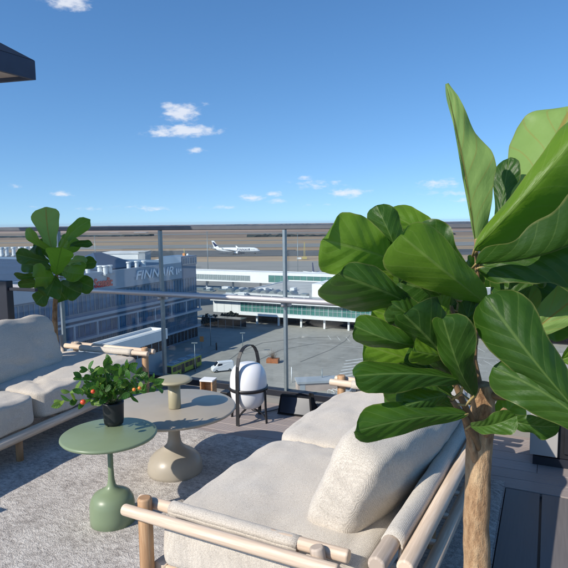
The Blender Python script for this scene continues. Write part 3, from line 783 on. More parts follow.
bp = at_y(208.5, 392, 4.72)
t = thing('wooden_lantern', 'small wooden block lantern with a white top standing by the kerb behind the greige table', 'lantern', (bp.x, bp.y, 0), ROT + R(10))
MB().box(-.055, -.05, .0, .055, .05, .012).build('base', 'tan_wood', t)
for sx in (-1, 1):
    MB().box(sx * .05 - .006, -.05, .012, sx * .05 + .006, .05, .275).build('side_panel', 'tan_wood', t)
MB().box(-.044, .03, .012, .044, .038, .275).build('back_panel', 'tan_wood', t)
MB().box(-.044, -.046, .012, -.0, .028, .17).build('block', 'tan_wood', t)
MB().box(-.058, -.053, .275, .058, .053, .287).build('top', 'white_paint', t)

# ------------------------------------------------------------------ railing
t = thing('glass_railing', 'clear glass balustrade with steel posts, rails and clamps along the terrace edge', 'railing', W(0, 4.53, 0), ROT)
pa = [-8.05 + 1.33 * i for i in range(12)]
off = -2.1                                            # a of the post seen left of centre
base_a = W(0, 0).x
def a_of_px(px, b=4.53):                              # along-railing coordinate where a picture column meets the railing
    d = ray(px, 320); a_ = (d.x * (b * CA) - d.y * (b * SA)) / (d.y * CA + d.x * SA); return a_
aP = a_of_px(286)
pa = [aP + 1.33 * i for i in range(-5, 5)]
for i, a in enumerate(pa):
    mb = MB(); mb.box(a - .013, -.03, .04, a + .013, .012, 1.535, .003); mb.build('post', 'galvanised', t)
    mb = MB(); mb.box(a - .03, -.075, .895, a + .03, -.0, .935, .006); mb.tube([(a, -.06, .90), (a, -.06, .86)], .016, 12); mb.box(a - .045, -.012, .86, a + .045, .03, .895, .004); mb.build('clamp', 'steel', t)
for a0, a1 in zip(pa, pa[1:]):
    mb = MB(); mb.box(a0 + .016, .008, .035, a1 - .016, .020, 1.515); mb.build('glass_panel', 'clear_glass', t)
    for e in (a0 + .0145, a1 - .0155):
        pass
mb = MB(); mb.box(pa[0] - .2, -.03, 1.536, pa[-1] + .2, .03, 1.572, .006); mb.build('top_rail', 'rail_cap', t)
mb = MB(); mb.tube([(pa[0] - .2, -.085, .925), (pa[-1] + .2, -.085, .925)], .026, 18); mb.build('mid_rail', 'steel', t)
mb = MB(); mb.box(pa[0] - .2, -.045, .045, pa[-1] + .2, .045, .10, .004); mb.build('base_channel', 'navy_metal', t)
# end post of the black frame behind the left sofa
bp = at_y(7.5, 320, 4.75)
t = thing('steel_frame', 'black steel post with a thin crossbar behind the left end of the far sofa', 'frame', (bp.x, bp.y, 0), -R(22))
MB().box(-.05, -.035, 0, .05, .035, 1.14, .004).build('post', 'navy_metal', t)
MB().box(-1.0, -.035, 0, -.9, .035, 1.14, .004).build('post', 'navy_metal', t)
MB().box(-.9, -.03, 1.08, -.05, .03, 1.14, .003).build('crossbar', 'navy_metal', t)
MB().box(.05, -.015, 1.06, .34, .015, 1.085, .003).build('bracket_arm', 'navy_metal', t)

# ------------------------------------------------------------------ canopy corner top left
cp = at_y(36, 80, 5.0)
t = thing('terrace_canopy', 'dark navy hipped canopy whose fascia corner juts into the sky at top left', 'canopy', (cp.x, cp.y, 0), 0)
zb = cp.z; hh = .155; S = 2.2
u = Vector((-.97, .25, 0)).normalized(); v = Vector((-.423, -.906, 0)).normalized()
cn = [Vector((0, 0, 0)), u * S, u * S + v * S, v * S]
mb = MB()
for i in range(4):
    p, q = cn[i], cn[(i + 1) % 4]; cc = (u + v) * S / 2; inn = lambda w_: w_ + (cc - w_).normalized() * .05
    A = [mb.v(p + Vector((0, 0, zb))), mb.v(q + Vector((0, 0, zb))), mb.v(q + Vector((0, 0, zb + hh))), mb.v(p + Vector((0, 0, zb + hh)))]
    B = [mb.v(inn(p) + Vector((0, 0, zb))), mb.v(inn(q) + Vector((0, 0, zb))), mb.v(inn(q) + Vector((0, 0, zb + hh))), mb.v(inn(p) + Vector((0, 0, zb + hh)))]
    mb.f(A); mb.f(list(reversed(B))); mb.f([A[0], A[1], B[1], B[0]]); mb.f([A[3], A[2], B[2], B[3]])
mb.build('fascia', 'navy_fascia', t)
mb = MB(); apex = (u + v) * S / 2 + Vector((0, 0, zb + hh + .78))
cv = [mb.v(c_ * 1.0 + Vector((0, 0, zb + hh + .003))) for c_ in cn]; av = mb.v(apex)
for i in range(4): mb.f([cv[i], cv[(i + 1) % 4], av])
o = mb.build('roof', 'navy_metal', t)
mb = MB(); inn = [c_ + ((u + v) * S / 2 - c_).normalized() * .055 for c_ in cn]
mb.f([mb.v(c_ + Vector((0, 0, zb + .03))) for c_ in inn]); mb.build('lining', 'fascia_lining', t)
pc = (u + v) * S / 2
MB().tube([(pc.x, pc.y, 0), (pc.x, pc.y, zb + .72)], .04, 16).build('pole', 'navy_metal', t)
MB().box(pc.x - .35, pc.y - .35, 0, pc.x + .35, pc.y + .35, .07, .01).build('foot', 'navy_metal', t)

# low cabinet at the right behind the fig
cb = at_z(529, 465, 0)
t = thing('outdoor_cabinet', 'low dark cabinet with a beige end panel on the deck behind the big fig tree', 'cabinet', (cb.x, cb.y, 0), ROT)
MB().box(0, 0, .075, .165, .50, .62, .003).build('end_panel', 'panel_beige', t)
MB().box(.168, .03, .06, 1.5, .48, .615, .004).build('body', 'black_metal', t)
MB().box(-.02, -.02, .622, 1.53, .52, .65, .004).build('top', 'panel_beige', t)
MB().box(.02, .03, 0, 1.46, .46, .058).build('plinth', 'navy_metal', t)
for q in range(2): MB().box(.20 + q * .64, .012, .10, .80 + q * .64, .028, .585, .003).build('door', 'black_metal', t)

# ================================================================== the hotel body under the terrace
mb = MB(); mb.box(-45, -30, GZ, 30, 4.70, -.52); tag(mb.build('hotel_building', 'offwhite_wall', rz=ROT), 'pale building whose roof carries the terrace, its wall dropping below the railing', 'building')

# ================================================================== airport ground
def sheet(name, x0, x1, y0, y1, z, m, rot=R(-4)):
    mb = MB(); mb.f([mb.v(p) for p in ((x0, y0, 0), (x1, y0, 0), (x1, y1, 0), (x0, y1, 0))])
    return struct(name, mb, m, loc=(0, 0, z), rz=rot)
mb = MB(); n = 64; Rg = 14000
cvt = mb.v((0, 0, 0)); ring = [mb.v((Rg * math.cos(2 * PI * i / n), Rg * math.sin(2 * PI * i / n), 0)) for i in range(n)]
for i in range(n): mb.f([cvt, ring[i], ring[(i + 1) % n]])
struct('ground', mb, 'scrub', loc=(0, 0, GZ - .6))
sheet('grass_field', -2600, 2600, 480, 1330, GZ - .35, 'dry_grass')
sheet('apron', -900, 900, 205, 512, GZ - .12, 'asphalt_grey')
sheet('taxiway', -2600, 2600, 592, 705, GZ - .12, 'asphalt_dark')
sheet('runway', -3000, 3000, 800, 930, GZ - .12, 'asphalt_grey', R(-3))
sheet('service_road', -2600, 2600, 1105, 1150, GZ - .12, 'asphalt_grey', R(-3))
sheet('far_runway', -4200, 4200, 1760, 1900, GZ - .12, 'asphalt_grey', R(-3))
sheet('far_field', -4600, 4600, 2350, 3000, GZ - .12, 'dry_grass', R(-2))
sheet('unseen_dark_ground', -3000, 3000, -4000, -70, GZ - .1, 'woods', 0)  # added out of view behind the camera: darkens railing glass reflections, cuts warm bounce
sheet('dark_asphalt', -430, -60, 596, 720, GZ - .02, 'asphalt_dark', R(-6))
mb = MB(); mb.f([mb.v(p) for p in ((-140, 8, 0), (160, 8, 0), (160, 176, 0), (-140, 176, 0))]); struct('plaza', mb, 'plaza', loc=(0, 0, GZ), rz=ROT)

# painted markings on the plaza
mb = MB()
def stripe(a0, b0_, a1, b1_, w, m=mb):
    p, q = Vector((a0, b0_, 0)), Vector((a1, b1_, 0)); d = (q - p).normalized(); nn = Vector((-d.y, d.x, 0)) * w / 2
    m.f([m.v(p - nn), m.v(q - nn), m.v(q + nn), m.v(p + nn)])
for k in range(28): stripe(-58 + k * 2.9, 157, -61 + k * 2.9, 162.5, .16)
for k in range(20): stripe(-40 + k * 2.9, 142, -43 + k * 2.9, 147.5, .14)
stripe(-66, 150, 30, 150, .2); 
for k in range(9): stripe(-50 + k * 7, 137, -47 + k * 7, 137, .18)
for k in range(7): stripe(-30 + k * 1.3, 118 - k * .0, -24 + k * 1.3, 128, .55) if False else None
struct('road_markings', mb, 'paint_line', loc=(0, 0, GZ + .03), rz=ROT)
mb = MB()
for k in range(6):
    p = at_z(338 + k * 1.5, 377 - k * 3.2, GZ); q = at_z(372 + k * 2, 372 - k * 3.2, GZ)
    d = (q - p).normalized(); nn = Vector((-d.y, d.x, 0)) * .3
    mb.f([mb.v(Vector((w_.x, w_.y, 0))) for w_ in (p - nn, q - nn, q + nn, p + nn)])
struct('crossing_markings', mb, 'paint_line', loc=(0, 0, GZ + .03))
mb = MB()
for k in range(5):
    p = W(-74, 150 - k * 1.0); 
for (pts, w) in ((( (212, 372), (240, 352), (262, 343), (300, 338), (340, 337)), .16), (((246, 366), (280, 350), (318, 343), (352, 343)), .14), (((300, 362), (330, 350), (345, 341), (350, 335)), .12)):
    vs = [at_z(x, y, GZ) for x, y in pts]
    for p, q in zip(vs, vs[1:]):
        d = (q - p).normalized(); nn = Vector((-d.y, d.x, 0)) * w
        mb.f([mb.v(Vector((w_.x, w_.y, 0))) for w_ in (p - nn, q - nn, q + nn, p + nn)])
struct('tar_seams', mb, 'asphalt_grey', loc=(0, 0, GZ + .05))
# kerbed island left of centre
mb = MB(); pts = [at_z(x, y, GZ) for x, y in ((196, 358), (216, 349), (214, 345), (196, 351))]
mb.prism([(p.x, p.y) for p in pts], GZ, GZ + .14); struct('traffic_island', mb, 'plaza')

# ================================================================== buildings
def building(name, label, a0, a1, b0_, b1_, z0, z1, wall, roof, cat='building', lip=.5):
    o = W((a0 + a1) / 2, (b0_ + b1_) / 2, GZ)
    t = thing(name, label, cat, o, ROT)
    hx, hy = (a1 - a0) / 2, (b1_ - b0_) / 2
    MB().box(-hx, -hy, z0 - GZ, hx, hy, z1 - GZ).build('wall', wall, t)
    MB().box(-hx + .3, -hy + .3, z1 - GZ, hx - .3, hy - .3, z1 - GZ + .12).build('roof', roof, t)
    if lip:
        mb = MB(); w_ = .35
        mb.box(-hx - .05, -hy - .05, z1 - GZ - .3, hx + .05, -hy + w_, z1 - GZ + lip); mb.box(-hx - .05, hy - w_, z1 - GZ - .3, hx + .05, hy + .05, z1 - GZ + lip)
        mb.box(-hx - .05, -hy + w_, z1 - GZ - .3, -hx + w_, hy - w_, z1 - GZ + lip); mb.box(hx - w_, -hy + w_, z1 - GZ - .3, hx + .05, hy - w_, z1 - GZ + lip)
        mb.build('parapet', 'white_paint' if wall != 'bluegrey_cladding' else 'bluegrey_cladding', t)
    return t, hx, hy
def window_row(t, fx, n, u0, u1, z0, z1, glass, axis, rows=1, cols=2, sub='frame', fr=.14, fmat='mullion', out=.06):
    """n window bays along a facade; axis 'x': facade at y=fx facing -y, axis 'y': facade at x=fx facing +x"""
    w = (u1 - u0) / n; first = None
    for i in range(n):
        if first is None:
            g, m = MB(), MB(); ww = w - .02
            def bx(m_, p0, p1, za, zb, da, db):
                if axis == 'x': m_.box(p0, -db, za, p1, -da, zb)
                else: m_.box(da, p0, za, db, p1, zb)
            bx(g, .01, ww, 0, z1 - z0, 0.0, out)
            for c in range(cols + 1): p = .01 + (ww - fr) * c / cols; bx(m, p, p + fr, 0.0, z1 - z0, out + .004, out + .12)
            for r_ in range(rows + 1): z = (z1 - z0 - fr) * r_ / rows; bx(m, .02, ww - .01, z + .003, z + fr - .003, out + .01, out + .10)
            first = g.build('window', glass, t); f = m.build(sub, fmat, first)
            o = first
        else:
            o = first.copy(); COL.objects.link(o)
            for ch in first.children: c2 = ch.copy(); COL.objects.link(c2); c2.parent = o
            o.parent = t
        o.location = (u0 + i * w, fx, z0) if axis == 'x' else (fx, u0 + i * w, z0)

# --- long glazed office building at the left (roof sign)
zt = -10.6
t, hx, hy = building('office_building', 'long blue grey glazed office block with a large roof sign, left of the plaza', -215, -97, 25, 145, GZ, zt, 'bluegrey_cladding', 'blue_roof', lip=.9)
g = lambda z: z - GZ
MB().box(hx + .05, -hy + .1, g(-14.2), hx + .45, hy - 8, g(zt) + 1.0).build('sign_band', 'band_blue', t)
window_row(t, hx, 22, -hy + 2, hy - .2, g(-18.7), g(-14.5), 'window_blue', 'y', 1, 4, fmat='mullion_blue')
MB().box(hx + .0, -hy, g(-20.1), hx + .7, hy + .2, g(-19.4)).build('ledge', 'band_blue', t)
window_row(t, hx, 22, -hy + 2, hy - .2, g(-24.3), g(-20.6), 'window_blue', 'y', 1, 3, fmat='mullion_blue')
# open gallery band: two pale rails and posts
MB().box(hx + 1.4, -hy, g(-20.95), hx + 1.8, hy, g(-20.5)).build('gallery_rail', 'band_blue', t)
MB().box(hx + .1, -hy, g(-24.7), hx + 1.8, hy, g(-24.1)).build('gallery_floor', 'band_blue', t)
for k in range(16):
    MB().box(hx + 1.42, hy - 1.2 - k * 7.2, g(-24.1), hx + 1.78, hy - .7 - k * 7.2, g(-20.95)).build('gallery_post', 'band_blue', t)
window_row(t, hx, 22, -hy + 2, hy - .2, g(-29.0), g(-24.9), 'window_blue', 'y', 3, 8, fr=.10, fmat='mullion_blue')
MB().box(hx + .1, -hy, g(-29.6), hx + 1.2, hy, g(-29.1)).build('ledge', 'band_blue', t)
window_row(t, hx, 22, -hy + 2, hy - .2, g(-33.0), g(-29.8), 'window_dark', 'y', 1, 3, fmat='mullion_blue')
# corner block
MB().box(hx - 7, hy - 8, g(zt), hx + .3, hy + .1, g(zt) + 2.6).build('stair_tower', 'bluegrey_cladding', t)
window_row(t, hx + .31, 2, hy - 7.6, hy - .2, g(zt) + .2, g(zt) + 2.2, 'window_blue', 'y', 1, 3)
# end facade windows facing away from the sun
# lettering on the band
def sign_at(px0, px1, a=-96.4):
    def b_of(px): 
        d = ray(px, 275); return None
    out = []
    for px in (px0, px1):
        d = ray(px, 276); # solve for b on plane a
        # x = a CA + b SA ; y = -a SA + b CA ; x/y = d.x/d.y
        k_ = d.x / d.y; b = (a * CA + k_ * a * SA) / (k_ * CA - SA); out.append(b)
    return out
ctr_b = (25 + 145) / 2
b0_, b1_ = sign_at(135, 173); wdt = b1_ - b0_
o = text_mesh('lettering', 'FINNAIR', 3.3, 'sign_letter', t, loc_m(hx + .62, (b0_ + b1_) / 2 - ctr_b, g(-11.75), PI / 2, 0, PI / 2), .12, .28, 1.0, .03)
o.scale = (wdt / max(.1, o.dimensions.x), 1, 1) if o.dimensions.x > 0 else (1, 1, 1)
b0_, b1_ = sign_at(94, 112); wdt = b1_ - b0_
o = text_mesh('lettering', 'Scandic', 3.0, 'sign_red', t, loc_m(hx + .62, (b0_ + b1_) / 2 - ctr_b, g(-12.3), PI / 2, 0, PI / 2), .12, 0., 1.0, .06)
o.scale = (wdt / max(.1, o.dimensions.x), 1, 1) if o.dimensions.x > 0 else (1, 1, 1)
# emblem after the word
mb = MB()
b0_, b1_ = sign_at(176, 180.5)
for k in range(3): mb.box(hx + .5, b0_ - ctr_b + k * 1.0, g(-12.9) + .4 * k, hx + .72, b0_ - ctr_b + k * 1.0 + .55, g(-11.2) - .1 * k)
mb.build('emblem', 'sign_letter', t)

# roof plant of the office block
def roof_vent(p, h, r_, label, grp='pale ventilation stacks on the office roof'):
    t = thing('roof_vent', label, 'vent', p, ROT, grp)
    MB().lathe([(0, 0), (r_, 0), (r_, h * .72), (r_ * .8, h * .74), (r_ * .8, h * .82), (r_ * 1.25, h * .84), (r_ * 1.25, h), (0, h)], n=14, smooth=False).build('stack', 'white_paint', t)
    MB().box(-r_ * 1.5, -r_ * 1.5, -.02, r_ * 1.5, r_ * 1.5, .35).build('curb', 'grey_wall', t)
    return t
zr = zt + .12
for i, (px, b) in enumerate([(77, 132), (88, 132), (100, 132), (105.5, 134), (110, 133), (129, 140), (137, 140), (144, 141)]):
    # stand on the roof: choose the point at the given height under that picture column
    py = {77: 276, 88: 275.5, 100: 275, 105.5: 275, 110: 274.5, 129: 270.5, 137: 269.5, 144: 269}[px]
    p = at_z(px, py, zr); p.z = zr
    roof_vent(p, 2.3, .55, 'short white ventilation stack near the sign edge of the office roof')
for i, px in enumerate([2, 7, 14, 21, 27, 33]):
    p = at_z(px, 256.5 - px * .03, zr); p.z = zr
    roof_vent(p, 3.6, .75, 'tall white ventilation stack in the row on the far roof behind the left fig')
# blue hipped roof lantern
p = at_z(98, 268.5, zr); t2 = thing('roof_pavilion', 'blue pyramid roofed plant room on top of the office block', 'plant room', (p.x, p.y, zr), ROT)
MB().box(-8, -8, 0, 8, 8, .5).build('wall', 'bluegrey_cladding', t2)
mb = MB(); c4 = [mb.v(q) for q in ((-8.4, -8.4, .5), (8.4, -8.4, .5), (8.4, 8.4, .5), (-8.4, 8.4, .5))]; ap = [mb.v((0, -1.5, 4.4)), mb.v((0, 1.5, 4.4))]
mb.f([c4[0], c4[1], ap[0]]); mb.f([c4[2], c4[3], ap[1]]); mb.f([c4[1], c4[2], ap[1], ap[0]]); mb.f([c4[3], c4[0], ap[0], ap[1]]); mb.build('roof', 'blue_roof', t2)
# beacon on the corner
p = W(-99, 142, zt + 2.6)
t2 = thing('roof_beacon', 'orange and white beacon mast on the corner tower of the office block', 'beacon', p, ROT)
MB().tube([(0, 0, 0), (0, 0, 2.1)], .10, 8).build('mast', 'yellow_paint', t2); MB().box(-.4, -.4, .0, .4, .4, .7).build('base', 'orange_paint', t2)
MB().lathe([(0, 0), (.35, 0), (.35, .5), (0, .7)], (1.6, -.6, 0), 12).build('lamp', 'white_paint', t2)
MB().box(.8, 1.2, 0, 2.6, 2.4, 1.0).build('housing', 'white_paint', t2) if False else None

# annex in front of the office block
t, hx, hy = building('annex', 'low white roofed annex with a dark window band in the shade beside the green bus', -85.6, -81.4, 62, 108, GZ, -23.6, 'grey_wall', 'roof_light', lip=.7)
MB().box(hx + .05, -hy, g(-25.4), hx + .5, hy + .3, g(-23.0)).build('eaves', 'white_paint', t)
window_row(t, hx, 9, -hy + .3, hy - .3, g(-28.0), g(-25.5), 'window_dark', 'y', 1, 2, fr=.08)
MB().box(hx - 2, -hy + 1, g(-32.6), hx + .1, -hy + 4, g(GZ) + 2.6).build('door', 'window_dark', t)

# --- white sheds beyond
def far_box(name, label, px0, px1, ytop, Y, depth, wall, roof, zbot=GZ, cat='building', win=None):
    p, q = at_y(px0, ytop, Y), at_y(px1, ytop, Y)
    c = (p + q) / 2; t = thing(name, label, cat, (c.x, c.y + depth / 2, zbot), 0)
    w = (q.x - p.x) / 2; h = c.z - zbot
    MB().box(-w, -depth / 2, 0, w, depth / 2, h).build('wall', wall, t)
    MB().box(-w - .3, -depth / 2 - .3, h, w + .3, depth / 2 + .3, h + .4).build('roof', roof, t)
    if win: win(t, w, depth, h)
    return t, w, h
far_box('hangar', 'wide white hangar wall rising behind the blue pyramid roof', 96, 138, 254, 330, 30, 'white_paint', 'roof_light')
far_box('service_building', 'small grey service block at the right end of the white hangar', 138.5, 145, 252.5, 322, 14, 'grey_wall', 'roof_membrane')
p = at_y(167, 268, 245)
t = thing('barrel_hall', 'white barrel roofed hall behind the end of the roof lettering', 'building', (p.x, p.y, GZ), -R(12))
MB().box(-9, -8, 0, 9, 8, p.z - GZ).build('wall', 'offwhite_wall', t)
mb = MB(); rows = []
for i in range(17):
    a = PI * i / 16; rows.append([mb.v((-9.3 * math.cos(a), yy, p.z - GZ + 4.2 * math.sin(a))) for yy in (-8.3, 8.3)])
for A, B in zip(rows, rows[1:]): mb.f([A[0], A[1], B[1], B[0]])
mb.f([r_[0] for r_ in rows]); mb.f([r_[1] for r_ in rows]); mb.build('roof', 'white_paint', t)
for i, (px, Y, w, h_) in enumerate([(70, 300, 16, 255), (158, 210, 5, 268)]): pass

# --- green glazed terminal
t, hx, hy = building('terminal', 'low terminal with a green glass front raised on white columns across the plaza', -108, 20, 171.7, 236, -29.9, -25.2, 'white_paint', 'roof_membrane', lip=.45)
cx = (-108 + 20) / 2
def a_at(px, y, bb):   # along coordinate under a picture column on the plane b = bb
    d = ray(px, y); k_ = d.x / d.y
    return (bb * SA - k_ * bb * CA) / (-k_ * SA - CA) * 1.0
aL = a_at(240.5, 306, 171.7)
window_row(t, -hy, 25, aL - cx, hx - .4, g(-29.1), g(-25.9), 'window_green', 'x', 2, 3, fr=.10)
MB().box(-hx - .2, -hy - 1.6, g(-25.55), hx + .2, -hy - .02, g(-25.1)).build('canopy', 'white_paint', t)
MB().box(aL - cx - .3, -hy - .9, g(-30.2), hx + .2, -hy - .0, g(-29.3)).build('fascia', 'white_paint', t)
k = aL - cx + 6
while k < hx:
    MB().box(k - .3, -hy + .6, 0.02, k + .3, -hy + 1.2, g(-29.9)).build('column', 'white_paint', t); k += 8.3
MB().box(-hx + 1, -hy + 8, 0, hx - 1, hy - 2, g(-29.92)).build('ground_floor', 'window_dark', t)
for k in range(10):
    MB().box(-hx + 1.5 + k * 3.0, -hy - .02, g(-29.8), -hx + 1.56 + k * 3.0, -hy - .003, g(-25.6)).build('panel_joint', 'galvanised', t)
# bushes and fence bits before the white wall
mb = MB()
for i in range(4):
    MB()
zr2 = -25.08
# barrel skylights
first = None
for k in range(8):
    p = at_z(233 + k * 8.4, 292.5 + k * .5, zr2)
    if first is None:
        first = thing('skylight', 'grey barrel skylight in the row on the terminal roof', 'skylight', p, ROT, 'barrel skylights on the terminal roof')
        mb = MB(); rows = []
        for i in range(13):
            a = PI * i / 12; rows.append([mb.v((-1.35 * math.cos(a), yy, .3 + 1.5 * math.sin(a))) for yy in (-3, 3)])
        for A, B in zip(rows, rows[1:]): mb.f([A[0], A[1], B[1], B[0]], True)
        mb.f([r_[0] for r_ in rows]); mb.f([r_[1] for r_ in rows]); mb.build('vault', 'galvanised', first)
        MB().box(-1.45, -3.1, 0, 1.45, 3.1, .3).build('curb', 'offwhite_wall', first)
    else:
        o = copy_tree(first); o.location = p
# rooftop ducts and units
random.seed(11)
for k in range(22):
    px = random.uniform(200, 308); py = random.uniform(289, 297); p = at_z(px, py, zr2)
    dx, dy, dz = random.uniform(.6, 2.4), random.uniform(.6, 1.6), random.uniform(.5, 1.3)
    t2 = thing('air_handler', 'boxy grey air handling unit among the skylights of the terminal roof', 'roof unit', p, ROT, 'air units on the terminal roof')
    MB().box(-dx, -dy, .15, dx, dy, dz).build('casing', 'offwhite_wall' if k % 2 else 'galvanised', t2); MB().box(-dx * .8, -dy * .8, 0, dx * .8, dy * .8, .15).build('base', 'grey_wall', t2)
for k in range(3):
    p = at_z(250 + k * 22, 295.5 + k * 1.2, zr2); t2 = thing('roof_duct', 'long pale duct lying along the terminal roof', 'duct', p, ROT, 'ducts on the terminal roof')
    MB().box(-6, -.4, .3, 6, .4, .9).build('duct', 'roof_light', t2)
    for q in (-4, 0, 4): MB().box(q - .2, -.4, 0, q + .2, .4, .3).build('support', 'grey_wall', t2)
# white plant building on the roof, right
p = at_z(312, 297, zr2)
t2 = thing('plant_room', 'white box with a grey louvre vent standing on the terminal roof beside the fig leaves', 'plant room', p, ROT)
MB().box(0, 0, 0, 26, 14, 4.7).build('wall', 'white_paint', t2); MB().box(3.5, -.3, 4.7, 26.3, 14.3, 5.1).build('roof', 'roof_light', t2)
mb = MB()
for k in range(6): mb.box(3.9, -.10, 2.2 + k * .27, 7.6, -.005, 2.36 + k * .27)
mb.build('louvre', 'galvanised', t2); MB().box(3.8, -.02, 2.1, 7.7, .0 - .003, 3.85).build('louvre_back', 'window_grey', t2)

# --- long white corridor pier behind
t, hx, hy = building('pier_corridor', 'long white corridor on stilts with strip windows behind the terminal roof', -200, 40, 251, 259, -28.4, -23.3, 'white_paint', 'roof_light', lip=.25)
cxx = (-200 + 40) / 2
a0, a1 = a_at(196, 277, 251) - cxx, a_at(250, 279, 251) - cxx
window_row(t, -hy, 12, a0, a1, g(-27.6), g(-24.9), 'window_grey', 'x', 1, 2, fr=.12)
a0, a1 = a_at(268.5, 279, 251) - cxx, hx - .5
window_row(t, -hy, 16, a0, a1, g(-27.9), g(-24.3), 'window_green', 'x', 1, 3, fr=.12)
k = -hx + 4
while k < hx:
    MB().box(k - .4, -.4, 0, k + .4, .4, g(-28.42)).build('column', 'grey_wall', t); k += 16

# dark shrubs / bike shelter in front of the white terminal wall
p = at_z(220, 327, GZ)
t = thing('shelter', 'dark glazed shelter in the shade before the white end of the terminal', 'shelter', p, ROT)
MB().box(-9, -1.6, 3.0, 9, 2.6, 3.3).build('roof', 'car_dark', t)
for k in range(7): MB().box(-8.8 + k * 2.9, -1.2, 0, -8.6 + k * 2.9, -1.0, 3.0).build('post', 'galvanised', t)
MB().box(-8.8, 2.3, .2, 8.8, 2.36, 3.0).build('glass_wall', 'window_dark', t)
def blob_plant(name, label, cat, p, r_, h, m='woods', group=None, n=140, trunk=.0):
    t = thing(name, label, cat, p, 0, group); mb = MB()
    for i in range(n):
        v = Vector((random.gauss(0, 1), random.gauss(0, 1), random.gauss(0, 1))).normalized() * random.random() ** .4
        c = Vector((v.x * r_, v.y * r_, h * .5 + trunk * .5 + v.z * (h * .5 - trunk * .4)))
        q = Vector((random.gauss(0, 1), random.gauss(0, 1), random.gauss(0, 1))).normalized(); e = q.orthogonal().normalized(); f_ = q.cross(e); s_ = r_ * .22
        mb.f([mb.v(c + e * s_), mb.v(c + f_ * s_), mb.v(c - e * s_), mb.v(c - f_ * s_)])
    mb.build('crown', m, t); mb = MB()
    for k in range(5):
        mb.tube([(0, 0, 0), (r_ * .5 * math.cos(k * 1.3), r_ * .5 * math.sin(k * 1.3), h * .6)], [.1, .03], 5)
    mb.build('stems' if trunk == 0 else 'trunk', 'twig', t); return t
for k, (px, py) in enumerate([(207, 326), (214, 325.5), (226, 324), (233, 323)]):
    blob_plant('evergreen_shrub', 'dark evergreen shrub by the shelter under the white terminal wall', 'shrub', at_z(px, py, GZ), 2.0, 4.2, group='shrubs along the white terminal wall')

# ================================================================== vehicles
def loft(mb, secs, smooth=True):
    rings = [[mb.v(p) for p in s_] for s_ in secs]; n = len(rings[0])
    for A, B in zip(rings, rings[1:]):
        for i in range(n): mb.f([A[i], A[(i + 1) % n], B[(i + 1) % n], B[i]], smooth)
    mb.f(list(reversed(rings[0]))); mb.f(rings[-1])
def wheel(t, x, y, r_, w=.3):
    mb = MB(); mb.tube([(x, y - w / 2, r_), (x, y + w / 2, r_)], r_, 18); o = mb.build('wheel', 'rubber', t)
    MB().tube([(x, y - w / 2 - .01, r_), (x, y + w / 2 + .01, r_)], r_ * .55, 12).build('rim', 'galvanised', o)
# bus
p = W(-77.6, 109.4, GZ)
t = thing('city_bus', 'lime green bus with a grey roof parked beside the annex', 'bus', p, ROT + PI / 2)
mb = MB(); mb.box(-6.1, -1.25, .35, 6.1, 1.25, 2.95, .12); mb.build('body', 'bus_lime', t)
MB().box(-6.0, -1.2, 2.951, 6.0, 1.2, 3.06, .03).build('roof', 'bus_roof', t)
for x0, x1 in ((-4.6, -2.6), (-1.2, .6), (2.4, 4.4)): MB().box(x0, -.8, 3.062, x1, .8, 3.36, .06).build('roof_unit', 'bus_roof', t)
for sy in (-1, 1):
    for k in range(7):
        x0 = -5.75 + k * 1.63
        if k in (2, 5): MB().box(x0, sy * 1.262 - .01, .5, x0 + 1.3, sy * 1.262 + .01, 2.6).build('door', 'window_dark', t)
        else: MB().box(x0, sy * 1.262 - .01, 1.45, x0 + 1.45, sy * 1.262 + .01, 2.55).build('window', 'window_dark', t)
    for x in (-3.6, 3.4): wheel(t, x, sy * 1.1, .48)
for sx in (-1, 1): MB().box(sx * 6.11 - .012, -1.1, 1.2, sx * 6.11 + .012, 1.1, 2.75).build('windscreen', 'window_dark', t)
for sy in (-1, 1): MB().box(6.10, sy * .9 - .15, .6, 6.13, sy * .9 + .15, .8).build('headlight', 'white_paint', t)
